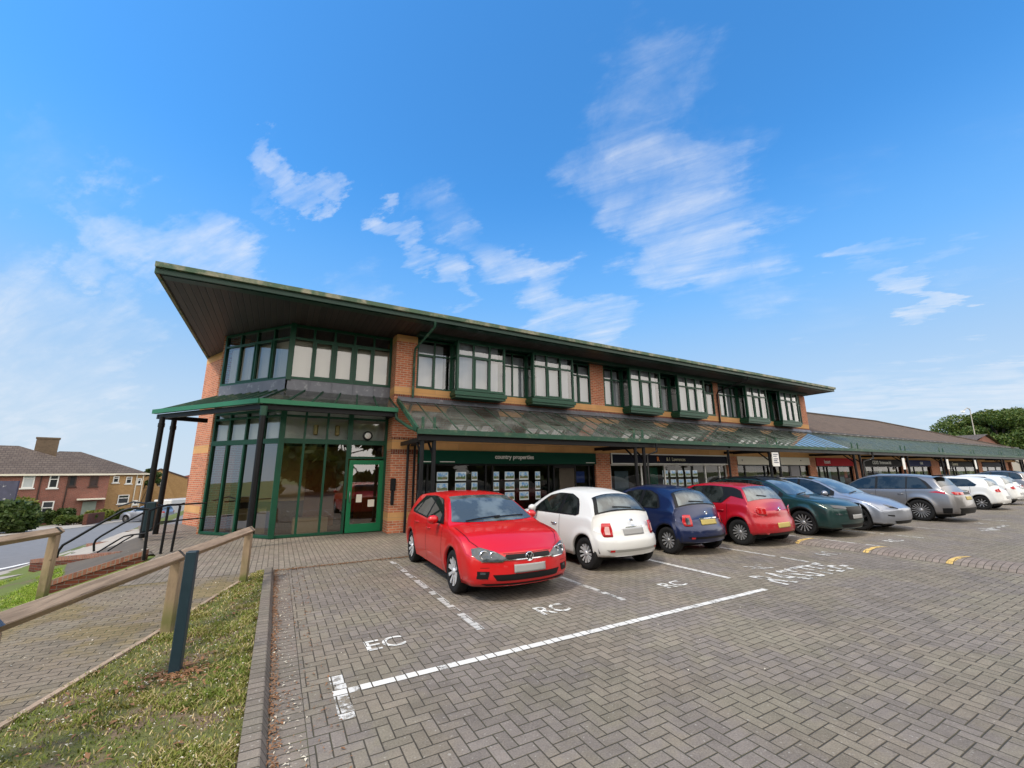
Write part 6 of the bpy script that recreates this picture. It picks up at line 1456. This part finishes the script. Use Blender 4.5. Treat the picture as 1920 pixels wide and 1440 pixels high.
# --- far cars
def far_hatch(loc, rz, label, paint, H=1.5, plate=None, L=4.06, grp='cars parked in front of the shops'):
    h = H/1.5
    k = Car(L=L, W=1.75, wb=2.58, fo=.82, wr=.31, Wr=.55, chrome_handle=False, handle_dz=.03, cladding=False, doors=[1.35, 2.3, 3.2], spw=.09, spokes=9, rim='galloy',
      top=[(0, .72), (.12, .80), (.5, .92), (.95, 1.0), (1.1, 1.03), (1.6, 1.3*h), (1.95, 1.45*h), (2.4, 1.5*h), (2.9, 1.49*h), (3.4, 1.43*h), (3.55, 1.39*h), (3.8, 1.12), (3.93, .98), (4.06, .90)],
      belt=[(0, .64), (.5, .84), (1.1, .95), (2.2, .99), (3.3, 1.04), (3.7, 1.02), (4.06, .84)], nose=[(.2, .05), (.4, .0), (.75, .08)], tail=[(.25, .05), (.42, .0), (.6, .03), (.9, .09), (1.1, .14)], nose_bow=.30, tail_bow=.24, flare=.03, tail_lo=.3)
    c = k.build('hatchback_car', loc, rz, label, paint, group=grp)
    c.top_patch('rear_screen', 3.57, 3.84, (.90, .88), M['cscreen'], off=.008); c.top_patch('windscreen', 1.12, 1.90, (.93, .93), M['cscreen'], curveA=.12)
    c.side_patch('side_window', [(1.45, 1.0), (1.6, 1.15), (2.0, 1.38*h), (2.3, 1.40*h), (2.3, 1.01)], M['cglass'], .005); c.side_patch('side_window', [(2.38, 1.01), (2.38, 1.40*h), (3.05, 1.37*h), (3.35, 1.12), (3.3, 1.05)], M['cglass'], .005)
    c.end_patch('tail_light', [(.46, .80), (.70, .80), (.74, .90), (.52, .96)], M['redlens'], 'rear', off=.012); c.end_patch('headlight', [(.42, .62), (.74, .64), (.78, .74), (.5, .70)], M['lens'], off=.01); c.mirror(1.55, paint); c.wiper(3.82, -.05, .3, False)
    c.end_patch('number_plate', [(-.26, .5), (.26, .5), (.26, .61), (-.26, .61)], plate or M['plate_w'], 'rear', off=.010, sym=False); return c
far_hatch((29.2, 8.0, 0), R(90), 'white five-door hatchback parked tail out just beyond the grey estate', white)
far_hatch((33.9, 8.45, 0), R(90), 'white hatchback between two other white cars near the right edge', white, H=1.55)
small3((39.0, 9.0, 0), R(90), 'white three-door car furthest right among the white cars', white, M['plate_w'])
suv('crossover_car', (46.5, 10.2, 0), R(90), 'grey crossover cut by the right edge of the photo', grey, kind='green', H=1.72, W=1.9)
# vehicles on the road at the left, behind the railings
q = at_depth(280, 946, 38); far_hatch((q[0], q[1], terr(q[0], q[1])+.03), R(150), 'silver car on the road behind the handrail at the left', sblue, grp='vehicles on the road at the left')
q = at_depth(336, 955, 42); vb = thing('parked_van', (q[0], q[1], terr(q[0], q[1])+.03), 'white van half hidden behind the railing beside the brick corner', 'van', 'vehicles on the road at the left', rz=R(60))
b = MB(); b.box(-2.2, 1.3, -.9, .9, .35, 1.95); b.add([(1.3, -.9, .35), (2.3, -.88, .35), (2.3, -.88, .95), (1.75, -.85, 1.1), (1.3, -.82, 1.9), (1.3, .9, .35), (2.3, .88, .35), (2.3, .88, .95), (1.75, .85, 1.1), (1.3, .82, 1.9)], [(0,1,2,3,4), (9,8,7,6,5), (1,6,7,2), (2,7,8,3), (3,8,9,4)]); o = b.build('body', white, vb, local=True); o.modifiers.new('b', 'BEVEL').width = .06
b = MB(); b.quad((1.74, -.78, 1.14), (1.74, .78, 1.14), (1.36, .76, 1.82), (1.36, -.76, 1.82)); o = b.build('windscreen', M['cscreen'], vb, local=True); o.location = (.03, 0, .02)
for x in (-1.4, 1.5):
    for y in (-.9, .9): b = MB(); lathe(b, (x, y-.1, .33), (0, 1, 0), [(0, .0), (0, .33), (.2, .33), (.2, 0)], 20); b.build('wheel', M['tyre'], vb, local=True)
